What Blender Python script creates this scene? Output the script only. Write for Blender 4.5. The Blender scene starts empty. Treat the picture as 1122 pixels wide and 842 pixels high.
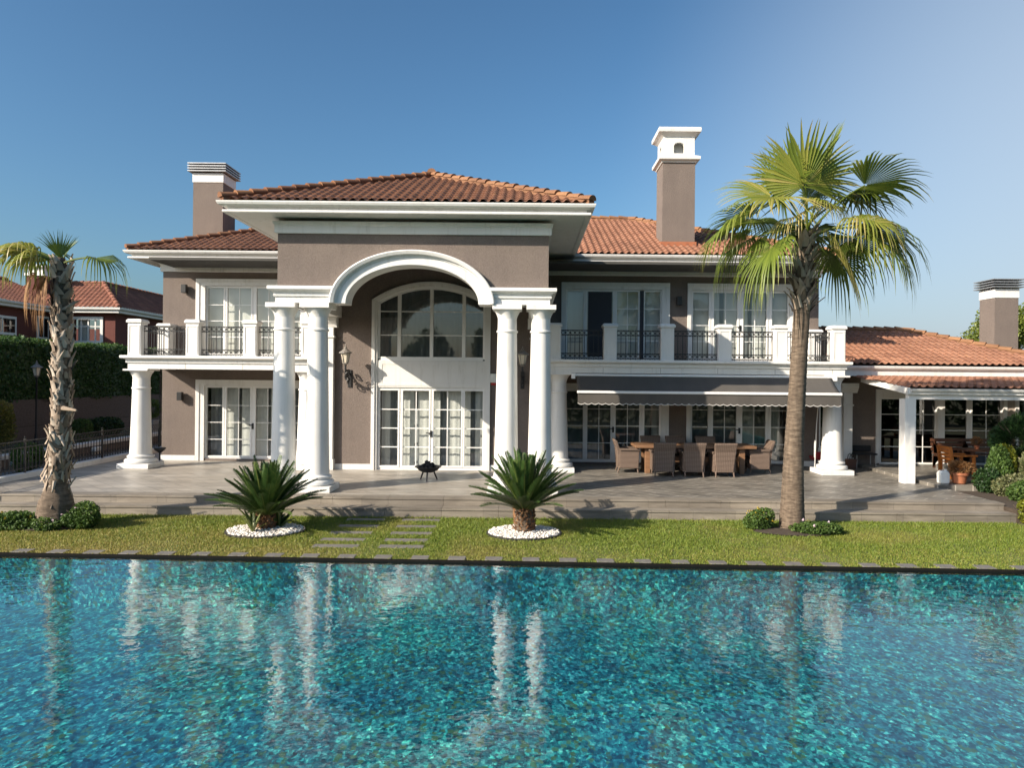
import bpy, bmesh, math, random
import numpy as np
from mathutils import Vector, Matrix
PI = math.pi
R = math.radians
random.seed(7)
rng = np.random.default_rng(7)
sc = bpy.context.scene
col = sc.collection

# ------------------------------------------------------------------ camera, sky, sun
cd = bpy.data.cameras.new('camera')
cam = bpy.data.objects.new('camera', cd)
col.objects.link(cam)
cd.sensor_width = 36.0
cd.sensor_fit = 'HORIZONTAL'
cd.lens = 36.0 * 778 / 1122
cd.shift_x = -16 / 1122
cd.shift_y = -6 / 1122
cd.clip_start = 0.1
cd.clip_end = 3000
cam.matrix_world = Matrix.Translation((0, 0, 2.65)) @ Matrix.Rotation(PI / 2, 4, 'X') @ Matrix.Rotation(0.0095, 4, 'Z')
sc.camera = cam

SUN = Vector((-1.45, -1.0, 0.93)).normalized()       # towards the sun
world = bpy.data.worlds.new('World')
sc.world = world
world.use_nodes = True
wn = world.node_tree.nodes
sky = wn.new('ShaderNodeTexSky')
sky.sky_type = 'NISHITA'
sky.sun_disc = False
sky.sun_elevation = math.asin(SUN.z)
sky.sun_rotation = math.atan2(SUN.x, SUN.y)
sky.air_density = 1.2
sky.dust_density = 2.2
sky.ozone_density = 5.5
wl = world.node_tree.links
sgam = wn.new('ShaderNodeGamma')
sgam.inputs[1].default_value = 1.3
wl.new(sky.outputs[0], sgam.inputs[0])
# pale summer haze low in the sky, thickest away from the sun
stc = wn.new('ShaderNodeTexCoord')
sdot = wn.new('ShaderNodeVectorMath')
sdot.operation = 'DOT_PRODUCT'
sdot.inputs[1].default_value = (0.82, 0.57, 0.0)
wl.new(stc.outputs['Generated'], sdot.inputs[0])
smr = wn.new('ShaderNodeMapRange')
smr.interpolation_type = 'SMOOTHSTEP'
smr.inputs['From Min'].default_value = 0.60
smr.inputs['From Max'].default_value = 1.05
smr.inputs['To Max'].default_value = 0.90
wl.new(sdot.outputs['Value'], smr.inputs[0])
smx = wn.new('ShaderNodeMix')
smx.data_type = 'RGBA'
wl.new(smr.outputs[0], smx.inputs[0])
shs = wn.new('ShaderNodeHueSaturation')
shs.inputs['Saturation'].default_value = 0.98
shs.inputs['Hue'].default_value = 0.488
wl.new(sgam.outputs[0], shs.inputs['Color'])
wl.new(shs.outputs[0], smx.inputs[6])
HZ = 10.0
smx.inputs[7].default_value = (0.60 * HZ, 0.69 * HZ, 0.785 * HZ, 1)
wl.new(smx.outputs[2], wn['Background'].inputs[0])
wn['Background'].inputs[1].default_value = 0.050
sd = bpy.data.lights.new('sun', 'SUN')
sd.energy = 4.2
sd.angle = R(0.5)
sd.color = (1.0, 0.89, 0.74)
sun = bpy.data.objects.new('sun', sd)
col.objects.link(sun)
sun.rotation_euler = (-SUN).to_track_quat('-Z', 'Y').to_euler()
sun.location = SUN * 60
sc.view_settings.view_transform = 'Standard'
sc.view_settings.look = 'None'
sc.view_settings.gamma = 1
sc.view_settings.use_curve_mapping = False
sc.view_settings.exposure = 0.97
sc.cycles.max_bounces = 8
sc.cycles.transparent_max_bounces = 16
sc.cycles.caustics_reflective = False
sc.cycles.caustics_refractive = False

# ------------------------------------------------------------------ materials
MATS = {}
def newmat(name):
    m = bpy.data.materials.new(name)
    m.use_nodes = True
    MATS[name] = m
    nt = m.node_tree
    return m, nt, nt.nodes, nt.links, nt.nodes['Principled BSDF']

def noise(nt, scale, detail=4, rough=0.55, vec=None, dist=0.0):
    n = nt.nodes.new('ShaderNodeTexNoise')
    n.inputs['Scale'].default_value = scale
    n.inputs['Detail'].default_value = detail
    n.inputs['Roughness'].default_value = rough
    n.inputs['Distortion'].default_value = dist
    if vec is not None:
        nt.links.new(vec, n.inputs['Vector'])
    return n

def geo_pos(nt, scale=(1, 1, 1), rot=(0, 0, 0)):
    g = nt.nodes.new('ShaderNodeNewGeometry')
    mp = nt.nodes.new('ShaderNodeMapping')
    mp.inputs['Scale'].default_value = scale
    mp.inputs['Rotation'].default_value = rot
    nt.links.new(g.outputs['Position'], mp.inputs['Vector'])
    return mp.outputs[0]

def ramp(nt, fac, stops):
    r = nt.nodes.new('ShaderNodeValToRGB')
    el = r.color_ramp.elements
    while len(el) < len(stops):
        el.new(0.5)
    for e, (p, c) in zip(el, stops):
        e.position = p
        e.color = (c[0], c[1], c[2], 1)
    nt.links.new(fac, r.inputs[0])
    return r.outputs[0]

def mixc(nt, fac, a, b, mode='MIX'):
    m = nt.nodes.new('ShaderNodeMix')
    m.data_type = 'RGBA'
    m.blend_type = mode
    for sock, v in ((m.inputs[0], fac), (m.inputs[6], a), (m.inputs[7], b)):
        if hasattr(v, 'links'):
            nt.links.new(v, sock)
        elif isinstance(v, (int, float)):
            sock.default_value = v
        else:
            sock.default_value = (v[0], v[1], v[2], 1)
    return m.outputs[2]

def bump(nt, b, h, strength, dist=0.02):
    n = nt.nodes.new('ShaderNodeBump')
    n.inputs['Strength'].default_value = strength
    n.inputs['Distance'].default_value = dist
    nt.links.new(h, n.inputs['Height'])
    nt.links.new(n.outputs[0], b.inputs['Normal'])
    return n

def simple(name, c1, c2=None, scale=3.0, rough=0.5, bscale=None, bstr=0.2, bdist=0.01, metal=0.0, stretch=(1, 1, 1), spec=0.5):
    m, nt, N, L, b = newmat(name)
    b.inputs['Roughness'].default_value = rough
    b.inputs['Metallic'].default_value = metal
    b.inputs['Specular IOR Level'].default_value = spec
    p = geo_pos(nt, stretch)
    if c2 is None:
        c2 = tuple(x * 0.85 for x in c1)
    n = noise(nt, scale, 5, 0.6, p)
    L.new(ramp(nt, n.outputs[0], [(0.3, c1), (0.72, c2)]), b.inputs['Base Color'])
    if bscale:
        n2 = noise(nt, bscale, 3, 0.6, p)
        bump(nt, b, n2.outputs[0], bstr, bdist)
    return m

def mk_white():
    m, nt, N, L, b = newmat('white_paint')
    n = noise(nt, 1.3, 6, 0.6, geo_pos(nt))
    c = ramp(nt, n.outputs[0], [(0.3, (0.745, 0.73, 0.70)), (0.72, (0.675, 0.66, 0.625))])
    n3 = noise(nt, 3.0, 6, 0.7, geo_pos(nt, (3.0, 3.0, 0.3)))
    w = ramp(nt, n3.outputs[0], [(0.30, (0.86, 0.85, 0.83)), (0.48, (1.0, 1.0, 1.0))])
    c = mixc(nt, 1.0, c, w, 'MULTIPLY')
    L.new(c, b.inputs['Base Color'])
    b.inputs['Roughness'].default_value = 0.5
    n2 = noise(nt, 45, 3, 0.6, geo_pos(nt))
    bump(nt, b, n2.outputs[0], 0.2, 0.005)
    return m
white = mk_white()
white_plastic = simple('white_frame', (0.80, 0.79, 0.765), (0.76, 0.75, 0.72), 2.0, 0.32)
def mk_stucco():
    m, nt, N, L, b = newmat('brown_stucco')
    n = noise(nt, 1.4, 6, 0.65, geo_pos(nt))
    c = ramp(nt, n.outputs[0], [(0.3, (0.190, 0.152, 0.130)), (0.72, (0.162, 0.130, 0.112))])
    n2 = noise(nt, 42, 3, 0.7, geo_pos(nt))
    v = ramp(nt, n2.outputs[0], [(0.28, (0.78, 0.78, 0.78)), (0.72, (1.16, 1.16, 1.16))])
    c = mixc(nt, 1.0, c, v, 'MULTIPLY')
    n3 = noise(nt, 2.2, 5, 0.6, geo_pos(nt, (2.2, 2.2, 0.22)))
    w = ramp(nt, n3.outputs[0], [(0.32, (0.94, 0.94, 0.945)), (0.6, (1.02, 1.02, 1.015))])
    c = mixc(nt, 1.0, c, w, 'MULTIPLY')
    L.new(c, b.inputs['Base Color'])
    b.inputs['Roughness'].default_value = 0.92
    bump(nt, b, n2.outputs[0], 0.8, 0.02)
    return m
stucco = mk_stucco()
maroon = simple('maroon_render', (0.13, 0.035, 0.025), (0.10, 0.028, 0.02), 1.0, 0.85, 60, 0.4, 0.01)
iron = simple('black_iron', (0.012, 0.012, 0.013), (0.02, 0.019, 0.018), 5, 0.45)
dark_metal = simple('dark_metal', (0.03, 0.03, 0.032), (0.05, 0.048, 0.045), 6, 0.4, metal=0.4)
louvre_metal = simple('louvre_metal', (0.45, 0.45, 0.45), (0.35, 0.35, 0.35), 6, 0.4, metal=0.6)
interior = simple('interior_plaster', (0.07, 0.067, 0.06), (0.055, 0.052, 0.048), 1, 0.9)
dark_fabric = simple('charcoal_awning', (0.088, 0.079, 0.070), (0.070, 0.063, 0.056), 2.5, 0.9, 120, 0.3, 0.004, stretch=(1, 0.2, 0.2))
fabric_trim = simple('pale_trim', (0.6, 0.58, 0.55), None, 3, 0.8)
curtain_m = simple('cream_curtain', (0.66, 0.665, 0.62), (0.60, 0.605, 0.565), 2, 0.95)
blind_m = simple('shaded_blind', (0.30, 0.31, 0.31), (0.24, 0.25, 0.25), 2, 0.95)
sheer_m = simple('grey_net_curtain', (0.42, 0.44, 0.44), (0.36, 0.38, 0.385), 2, 0.95)
teak = simple('teak', (0.25, 0.135, 0.07), (0.17, 0.088, 0.045), 6, 0.5, 30, 0.2, 0.005, stretch=(0.5, 3, 3))
orange_wood = simple('orange_wood', (0.46, 0.155, 0.03), (0.33, 0.10, 0.02), 6, 0.42, 30, 0.2, 0.005, stretch=(0.6, 3, 3))
dark_wood = simple('dark_wood', (0.10, 0.04, 0.02), (0.07, 0.028, 0.015), 6, 0.45, 30, 0.2, 0.005, stretch=(0.6, 3, 3))
terracotta = simple('terracotta', (0.36, 0.13, 0.06), (0.30, 0.10, 0.045), 6, 0.75, 50, 0.2, 0.004)
soil = simple('soil', (0.07, 0.05, 0.034), (0.045, 0.032, 0.022), 8, 0.95, 60, 0.8, 0.02)
cushion_dark = simple('black_cushion', (0.018, 0.018, 0.02), None, 5, 0.85)
red_cloth = simple('red_cloth', (0.22, 0.012, 0.018), None, 8, 0.8)
brown_bag = simple('brown_bag', (0.12, 0.055, 0.035), None, 8, 0.7)
plastic_white = simple('white_plastic_can', (0.75, 0.74, 0.70), None, 8, 0.4)
charcoal = simple('charcoal_lumps', (0.015, 0.014, 0.014), (0.03, 0.028, 0.026), 30, 0.9)
retain = None
pebble_m = simple('white_pebbles', (0.74, 0.70, 0.64), (0.55, 0.50, 0.45), 28, 0.7)
asphalt = simple('grey_paving', (0.16, 0.155, 0.15), (0.12, 0.115, 0.11), 4, 0.85)

def mk_stone(name, c1, c2, rough, kind, grout=0.62):
    m, nt, N, L, b = newmat(name)
    p = geo_pos(nt, (1, 1, 1), (0, 0, R(45)) if kind == 'diag' else (0, 0, 0))
    br = N.new('ShaderNodeTexBrick')
    br.inputs['Scale'].default_value = 1.0
    br.inputs['Brick Width'].default_value = 0.62 if kind != 'riser' else 0.9
    br.inputs['Row Height'].default_value = 0.31 if kind != 'riser' else 3.0
    br.inputs['Mortar Size'].default_value = 0.011 if kind != 'riser' else 0.007
    br.inputs['Mortar Smooth'].default_value = 0.3
    br.inputs['Bias'].default_value = 0.0
    br.inputs['Color1'].default_value = (*c1, 1)
    br.inputs['Color2'].default_value = (*c2, 1)
    br.inputs['Mortar'].default_value = (c1[0] * grout, c1[1] * grout, c1[2] * grout, 1)
    L.new(p, br.inputs['Vector'])
    p2 = geo_pos(nt, (0.35, 1.4, 2.0), (0, 0, R(20)))
    n = noise(nt, 2.2, 6, 0.62, p2, 0.6)
    v = ramp(nt, n.outputs[0], [(0.3, (0.60, 0.58, 0.55)), (0.7, (1.28, 1.27, 1.24))])
    L.new(mixc(nt, 1.0, br.outputs[0], v, 'MULTIPLY'), b.inputs['Base Color'])
    n3 = noise(nt, 1.1, 4, 0.6, geo_pos(nt))
    mr = N.new('ShaderNodeMapRange')
    mr.inputs['From Min'].default_value = 0.3
    mr.inputs['From Max'].default_value = 0.7
    mr.inputs['To Min'].default_value = rough - 0.1
    mr.inputs['To Max'].default_value = rough + 0.15
    L.new(n3.outputs[0], mr.inputs[0])
    L.new(mr.outputs[0], b.inputs['Roughness'])
    mx = N.new('ShaderNodeMath')
    mx.operation = 'ADD'
    L.new(br.outputs['Fac'], mx.inputs[0])
    n4 = noise(nt, 25, 4, 0.6, geo_pos(nt))
    L.new(n4.outputs[0], mx.inputs[1])
    bp = bump(nt, b, mx.outputs[0], 0.25, 0.006)
    bp.invert = True
    return m
terrace_m = mk_stone('terrace_slabs', (0.37, 0.335, 0.29), (0.32, 0.292, 0.255), 0.40, 'diag', 0.66)
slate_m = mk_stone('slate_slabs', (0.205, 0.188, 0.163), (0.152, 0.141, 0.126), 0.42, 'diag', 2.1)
riser_m = mk_stone('step_stone', (0.27, 0.235, 0.19), (0.185, 0.163, 0.137), 0.6, 'riser')
slab_m = simple('grey_slab', (0.185, 0.168, 0.148), (0.125, 0.115, 0.102), 7, 0.7, 40, 0.3, 0.006)

def mk_retain():
    m, nt, N, L, b = newmat('retaining_blocks')
    br = N.new('ShaderNodeTexBrick')
    br.inputs['Scale'].default_value = 1.0
    br.inputs['Brick Width'].default_value = 1.6
    br.inputs['Row Height'].default_value = 0.42
    br.inputs['Mortar Size'].default_value = 0.02
    br.inputs['Color1'].default_value = (0.13, 0.10, 0.085, 1)
    br.inputs['Color2'].default_value = (0.105, 0.082, 0.07, 1)
    br.inputs['Mortar'].default_value = (0.075, 0.06, 0.05, 1)
    p = geo_pos(nt, (1, 1, 1), (R(90), 0, R(90)))
    L.new(p, br.inputs['Vector'])
    n = noise(nt, 12, 5, 0.6, geo_pos(nt))
    L.new(mixc(nt, 0.5, br.outputs[0], n.outputs[0], 'OVERLAY'), b.inputs['Base Color'])
    b.inputs['Roughness'].default_value = 0.95
    bump(nt, b, n.outputs[0], 0.5, 0.03)
    return m
retain = mk_retain()

def mk_tiles(name, stops):
    m, nt, N, L, b = newmat(name)
    a = N.new('ShaderNodeAttribute')
    a.attribute_name = 'tint'
    c = ramp(nt, a.outputs['Fac'], stops)
    n = noise(nt, 1.1, 6, 0.65, geo_pos(nt))
    v = ramp(nt, n.outputs[0], [(0.3, (0.72, 0.70, 0.68)), (0.7, (1.12, 1.12, 1.1))])
    c = mixc(nt, 1.0, c, v, 'MULTIPLY')
    n2 = noise(nt, 5.0, 6, 0.75, geo_pos(nt))
    li = ramp(nt, n2.outputs[0], [(0.60, (0, 0, 0)), (0.74, (0.55, 0.55, 0.55))])
    c = mixc(nt, li, c, (0.34, 0.20, 0.06))
    L.new(c, b.inputs['Base Color'])
    b.inputs['Roughness'].default_value = 0.85
    n3 = noise(nt, 60, 3, 0.6, geo_pos(nt))
    bump(nt, b, n3.outputs[0], 0.4, 0.006)
    return m
tile_brown = mk_tiles('dark_brown_tile', [(0.0, (0.155, 0.068, 0.040)), (0.5, (0.21, 0.095, 0.054)), (1.0, (0.26, 0.122, 0.070))])  # darker, browner tile for the left wing and portico roofs
tile_orange = mk_tiles('orange_tile', [(0.0, (0.225, 0.100, 0.060)), (0.5, (0.285, 0.133, 0.080)), (1.0, (0.34, 0.168, 0.103))])
tile_far = mk_tiles('neighbour_tile', [(0.0, (0.17, 0.065, 0.042)), (0.5, (0.22, 0.085, 0.052)), (1.0, (0.27, 0.11, 0.066))])
cap_m = mk_tiles('ridge_cap_tile', [(0.0, (0.19, 0.088, 0.045)), (0.5, (0.25, 0.122, 0.060)), (1.0, (0.32, 0.165, 0.078))])
cap_brown = mk_tiles('brown_ridge_cap', [(0.0, (0.14, 0.062, 0.034)), (0.5, (0.20, 0.09, 0.046)), (1.0, (0.27, 0.13, 0.06))])  # browner caps for the left hips

def mk_glass(name, tint, extra=0.0):
    m, nt, N, L, b = newmat(name)
    N.remove(b)
    out = N['Material Output']
    lw = N.new('ShaderNodeLayerWeight')
    lw.inputs['Blend'].default_value = 0.5
    pw = N.new('ShaderNodeMath')
    pw.operation = 'POWER'
    pw.inputs[1].default_value = 5.0
    L.new(lw.outputs['Facing'], pw.inputs[0])
    fr = N.new('ShaderNodeMath')
    fr.operation = 'MULTIPLY_ADD'
    fr.inputs[1].default_value = 0.93
    fr.inputs[2].default_value = 0.07
    L.new(pw.outputs[0], fr.inputs[0])
    gl = N.new('ShaderNodeBsdfGlossy')
    gl.inputs['Roughness'].default_value = 0.015
    tr = N.new('ShaderNodeBsdfTransparent')
    tr.inputs['Color'].default_value = (*tint, 1)
    mx = N.new('ShaderNodeMixShader')
    ad = N.new('ShaderNodeMath')
    ad.operation = 'ADD'
    ad.use_clamp = True
    ad.inputs[1].default_value = extra
    L.new(fr.outputs[0], ad.inputs[0])
    L.new(ad.outputs[0], mx.inputs[0])
    L.new(tr.outputs[0], mx.inputs[1])
    L.new(gl.outputs[0], mx.inputs[2])
    n = noise(nt, 0.9, 2, 0.5, geo_pos(nt))
    bp = N.new('ShaderNodeBump')
    bp.inputs['Strength'].default_value = 0.06
    bp.inputs['Distance'].default_value = 0.03
    L.new(n.outputs[0], bp.inputs['Height'])
    L.new(bp.outputs[0], gl.inputs['Normal'])
    L.new(mx.outputs[0], out.inputs[0])
    return m
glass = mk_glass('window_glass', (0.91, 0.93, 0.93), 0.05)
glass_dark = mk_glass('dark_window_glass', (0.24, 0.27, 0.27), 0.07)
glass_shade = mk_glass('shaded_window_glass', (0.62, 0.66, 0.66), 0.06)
glass_lamp = simple('frosted_lamp_glass', (0.72, 0.64, 0.50), (0.62, 0.54, 0.42), 4, 0.25)

def mk_leaf(name, stops, transl=0.3, rough=0.5, big=None):
    m, nt, N, L, b = newmat(name)
    out = N['Material Output']
    a = N.new('ShaderNodeAttribute')
    a.attribute_name = 'tint'
    c = ramp(nt, a.outputs['Fac'], stops)
    if big:
        n = noise(nt, big[0], 5, 0.6, geo_pos(nt))
        f = ramp(nt, n.outputs[0], [(big[2], (0, 0, 0)), (big[3], (1, 1, 1))])
        c = mixc(nt, f, c, mixc(nt, 0.72, c, big[1]))
    L.new(c, b.inputs['Base Color'])
    b.inputs['Roughness'].default_value = rough
    t = N.new('ShaderNodeBsdfTranslucent')
    L.new(c, t.inputs['Color'])
    mx = N.new('ShaderNodeMixShader')
    mx.inputs[0].default_value = transl
    L.new(b.outputs[0], mx.inputs[1])
    L.new(t.outputs[0], mx.inputs[2])
    L.new(mx.outputs[0], out.inputs[0])
    return m
leaf_green = mk_leaf('shrub_leaf', [(0, (0.04, 0.085, 0.014)), (0.6, (0.085, 0.15, 0.025)), (1, (0.17, 0.23, 0.04))], 0.3, 0.65)
leaf_dark = mk_leaf('dark_leaf', [(0, (0.014, 0.038, 0.011)), (0.6, (0.034, 0.078, 0.019)), (1, (0.08, 0.135, 0.032))])
leaf_yellow = mk_leaf('yellow_leaf', [(0, (0.10, 0.13, 0.012)), (0.6, (0.22, 0.23, 0.018)), (1, (0.36, 0.32, 0.03))])
leaf_pale = mk_leaf('pale_leaf', [(0, (0.08, 0.11, 0.035)), (0.6, (0.20, 0.20, 0.09)), (1, (0.40, 0.36, 0.22))])
leaf_hedge = mk_leaf('hedge_leaf', [(0, (0.022, 0.058, 0.014)), (0.6, (0.048, 0.11, 0.022)), (1, (0.11, 0.18, 0.035))])
leaf_autumn = mk_leaf('golden_shrub_leaf', [(0, (0.08, 0.085, 0.015)), (0.6, (0.19, 0.16, 0.03)), (1, (0.32, 0.24, 0.05))])
leaf_tree = mk_leaf('tree_leaf', [(0, (0.08, 0.12, 0.018)), (0.6, (0.19, 0.23, 0.034)), (1, (0.32, 0.32, 0.06))])
leaf_palm = mk_leaf('palm_leaf', [(0, (0.12, 0.12, 0.02)), (0.25, (0.075, 0.12, 0.018)), (0.6, (0.165, 0.215, 0.03)), (0.85, (0.30, 0.30, 0.055)), (1, (0.50, 0.38, 0.16))], 0.35, 0.42)
leaf_dead = mk_leaf('dead_palm_leaf', [(0, (0.16, 0.075, 0.028)), (0.6, (0.28, 0.14, 0.05)), (1, (0.40, 0.25, 0.12))], 0.2, 0.7)
leaf_cycad = mk_leaf('cycad_leaf', [(0, (0.018, 0.046, 0.012)), (0.6, (0.052, 0.10, 0.022)), (1, (0.19, 0.21, 0.055))], 0.15, 0.38)
petal_yellow = mk_leaf('yellow_petal', [(0, (0.5, 0.36, 0.02)), (1, (0.7, 0.5, 0.04))])
petal_pink = mk_leaf('pale_petal', [(0, (0.55, 0.3, 0.4)), (1, (0.8, 0.75, 0.75))])
grass_m = mk_leaf('grass_blade', [(0, (0.085, 0.145, 0.016)), (0.55, (0.18, 0.235, 0.026)), (0.8, (0.30, 0.275, 0.06)), (1, (0.38, 0.30, 0.10))], 0.3, 0.6,
                  big=(0.55, (0.34, 0.27, 0.08), 0.50, 0.78))

def mk_lawnbase():
    m, nt, N, L, b = newmat('lawn_soil')
    n = noise(nt, 0.55, 5, 0.6, geo_pos(nt))
    f = ramp(nt, n.outputs[0], [(0.42, (0, 0, 0)), (0.66, (1, 1, 1))])
    c = mixc(nt, f, (0.09, 0.12, 0.022), (0.20, 0.16, 0.06))
    n2 = noise(nt, 30, 5, 0.7, geo_pos(nt))
    c = mixc(nt, 0.6, c, n2.outputs[0], 'OVERLAY')
    L.new(c, b.inputs['Base Color'])
    b.inputs['Roughness'].default_value = 0.95
    bump(nt, b, n2.outputs[0], 0.8, 0.02)
    return m
lawn_base = mk_lawnbase()
ground_m = simple('far_ground', (0.075, 0.085, 0.035), (0.11, 0.10, 0.055), 0.3, 0.95)

def mk_bark(name, stops, ring):
    m, nt, N, L, b = newmat(name)
    p = geo_pos(nt, (2.0, 2.0, 9.0))
    n = noise(nt, 3.0, 6, 0.65, p)
    n2 = noise(nt, 5.0, 4, 0.6, geo_pos(nt, (3, 3, 0.5)))
    c = ramp(nt, n.outputs[0], stops)
    v = ramp(nt, n2.outputs[0], [(0.3, (0.7, 0.7, 0.7)), (0.7, (1.15, 1.15, 1.15))])
    L.new(mixc(nt, 1.0, c, v, 'MULTIPLY'), b.inputs['Base Color'])
    b.inputs['Roughness'].default_value = 0.92
    bump(nt, b, n.outputs[0], 0.8, 0.02)
    return m
bark_palm = mk_bark('palm_bark', [(0.3, (0.065, 0.045, 0.030)), (0.52, (0.135, 0.098, 0.068)), (0.75, (0.23, 0.175, 0.125))], True)
bark_tree = mk_bark('tree_bark', [(0.3, (0.06, 0.042, 0.03)), (0.7, (0.13, 0.10, 0.07))], False)
boot_m = mk_leaf('palm_boot', [(0, (0.12, 0.085, 0.06)), (0.4, (0.24, 0.18, 0.13)), (0.75, (0.38, 0.305, 0.235)), (1, (0.50, 0.43, 0.35))], 0.0, 0.9)
cycad_bark = mk_leaf('cycad_bark', [(0, (0.075, 0.035, 0.018)), (0.6, (0.17, 0.08, 0.035)), (1, (0.28, 0.16, 0.08))], 0.0, 0.95)

def mk_wicker():
    m, nt, N, L, b = newmat('brown_wicker')
    g = N.new('ShaderNodeTexCoord')
    w1 = N.new('ShaderNodeTexWave')
    w1.bands_direction = 'Z'
    w1.inputs['Scale'].default_value = 9
    w1.inputs['Distortion'].default_value = 0.6
    w2 = N.new('ShaderNodeTexWave')
    w2.bands_direction = 'X'
    w2.inputs['Scale'].default_value = 6.5
    w2.inputs['Distortion'].default_value = 0.4
    L.new(g.outputs['Object'], w1.inputs['Vector'])
    L.new(g.outputs['Object'], w2.inputs['Vector'])
    f = mixc(nt, 0.5, w1.outputs[0], w2.outputs[0], 'MULTIPLY')
    c = ramp(nt, f, [(0.0, (0.055, 0.036, 0.026)), (0.4, (0.17, 0.118, 0.088)), (1.0, (0.30, 0.22, 0.17))])
    L.new(c, b.inputs['Base Color'])
    b.inputs['Roughness'].default_value = 0.65
    bump(nt, b, f, 0.7, 0.01)
    return m
wicker = mk_wicker()

def mk_mosaic():
    m, nt, N, L, b = newmat('pool_mosaic')
    p0 = geo_pos(nt, (1.0, 0.72, 1.0))
    nw = noise(nt, 2.6, 3, 0.55, p0)
    nw.normalize = True
    sub = N.new('ShaderNodeVectorMath')
    sub.operation = 'SUBTRACT'
    L.new(nw.outputs['Color'], sub.inputs[0])
    sub.inputs[1].default_value = (0.5, 0.5, 0.5)
    scl = N.new('ShaderNodeVectorMath')
    scl.operation = 'SCALE'
    scl.inputs['Scale'].default_value = 0.10
    L.new(sub.outputs[0], scl.inputs[0])
    nf = noise(nt, 14.0, 2, 0.5, p0)
    sf = N.new('ShaderNodeVectorMath')
    sf.operation = 'SCALE'
    sf.inputs['Scale'].default_value = 0.05
    L.new(nf.outputs['Color'], sf.inputs[0])
    ad0 = N.new('ShaderNodeVectorMath')
    ad0.operation = 'ADD'
    L.new(p0, ad0.inputs[0])
    L.new(sf.outputs[0], ad0.inputs[1])
    add = N.new('ShaderNodeVectorMath')
    add.operation = 'ADD'
    L.new(ad0.outputs[0], add.inputs[0])
    L.new(scl.outputs[0], add.inputs[1])
    vo = N.new('ShaderNodeTexVoronoi')
    vo.distance = 'CHEBYCHEV'
    vo.inputs['Scale'].default_value = 19.0
    vo.inputs['Randomness'].default_value = 0.75
    L.new(add.outputs[0], vo.inputs['Vector'])
    sp = N.new('ShaderNodeSeparateColor')
    L.new(vo.outputs['Color'], sp.inputs[0])
    ns = noise(nt, 7.5, 5, 0.68, add.outputs[0], 0.5)
    st = N.new('ShaderNodeMapRange')
    st.inputs['From Min'].default_value = 0.28
    st.inputs['From Max'].default_value = 0.72
    L.new(ns.outputs[0], st.inputs[0])
    mv = N.new('ShaderNodeMix')
    mv.inputs[0].default_value = 0.42
    L.new(sp.outputs[0], mv.inputs[2])
    L.new(st.outputs[0], mv.inputs[3])
    c = ramp(nt, mv.outputs[0], [(0.08, (0.004, 0.034, 0.060)), (0.30, (0.007, 0.078, 0.112)), (0.50, (0.015, 0.155, 0.195)),
                                 (0.72, (0.045, 0.275, 0.305)), (0.95, (0.18, 0.48, 0.46))])
    vo2 = N.new('ShaderNodeTexVoronoi')
    vo2.distance = 'CHEBYCHEV'
    vo2.inputs['Scale'].default_value = 30
    L.new(add.outputs[0], vo2.inputs['Vector'])
    sp2 = N.new('ShaderNodeSeparateColor')
    L.new(vo2.outputs['Color'], sp2.inputs[0])
    v2 = ramp(nt, sp2.outputs[1], [(0.0, (0.35, 0.42, 0.55)), (0.55, (0.95, 0.95, 0.95)), (0.86, (1.5, 1.45, 1.3)), (1.0, (3.0, 2.5, 1.9))])  # brightest cells multiply the tile colour up as painted sparkle
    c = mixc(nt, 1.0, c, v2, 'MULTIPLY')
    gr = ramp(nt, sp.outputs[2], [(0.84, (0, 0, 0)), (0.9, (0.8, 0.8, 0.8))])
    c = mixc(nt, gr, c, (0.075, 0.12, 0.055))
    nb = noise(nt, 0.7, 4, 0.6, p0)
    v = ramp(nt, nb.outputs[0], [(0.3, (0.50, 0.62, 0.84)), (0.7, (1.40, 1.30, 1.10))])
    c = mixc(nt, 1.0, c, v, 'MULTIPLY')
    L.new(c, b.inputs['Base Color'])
    b.inputs['Roughness'].default_value = 0.5
    return m
mosaic = mk_mosaic()
pool_edge_m = simple('pool_edge_shade', (0.012, 0.011, 0.010), (0.008, 0.0075, 0.007), 6, 0.9, spec=0.1)  # near-black colour paints the shadow under the pool edge

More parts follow.
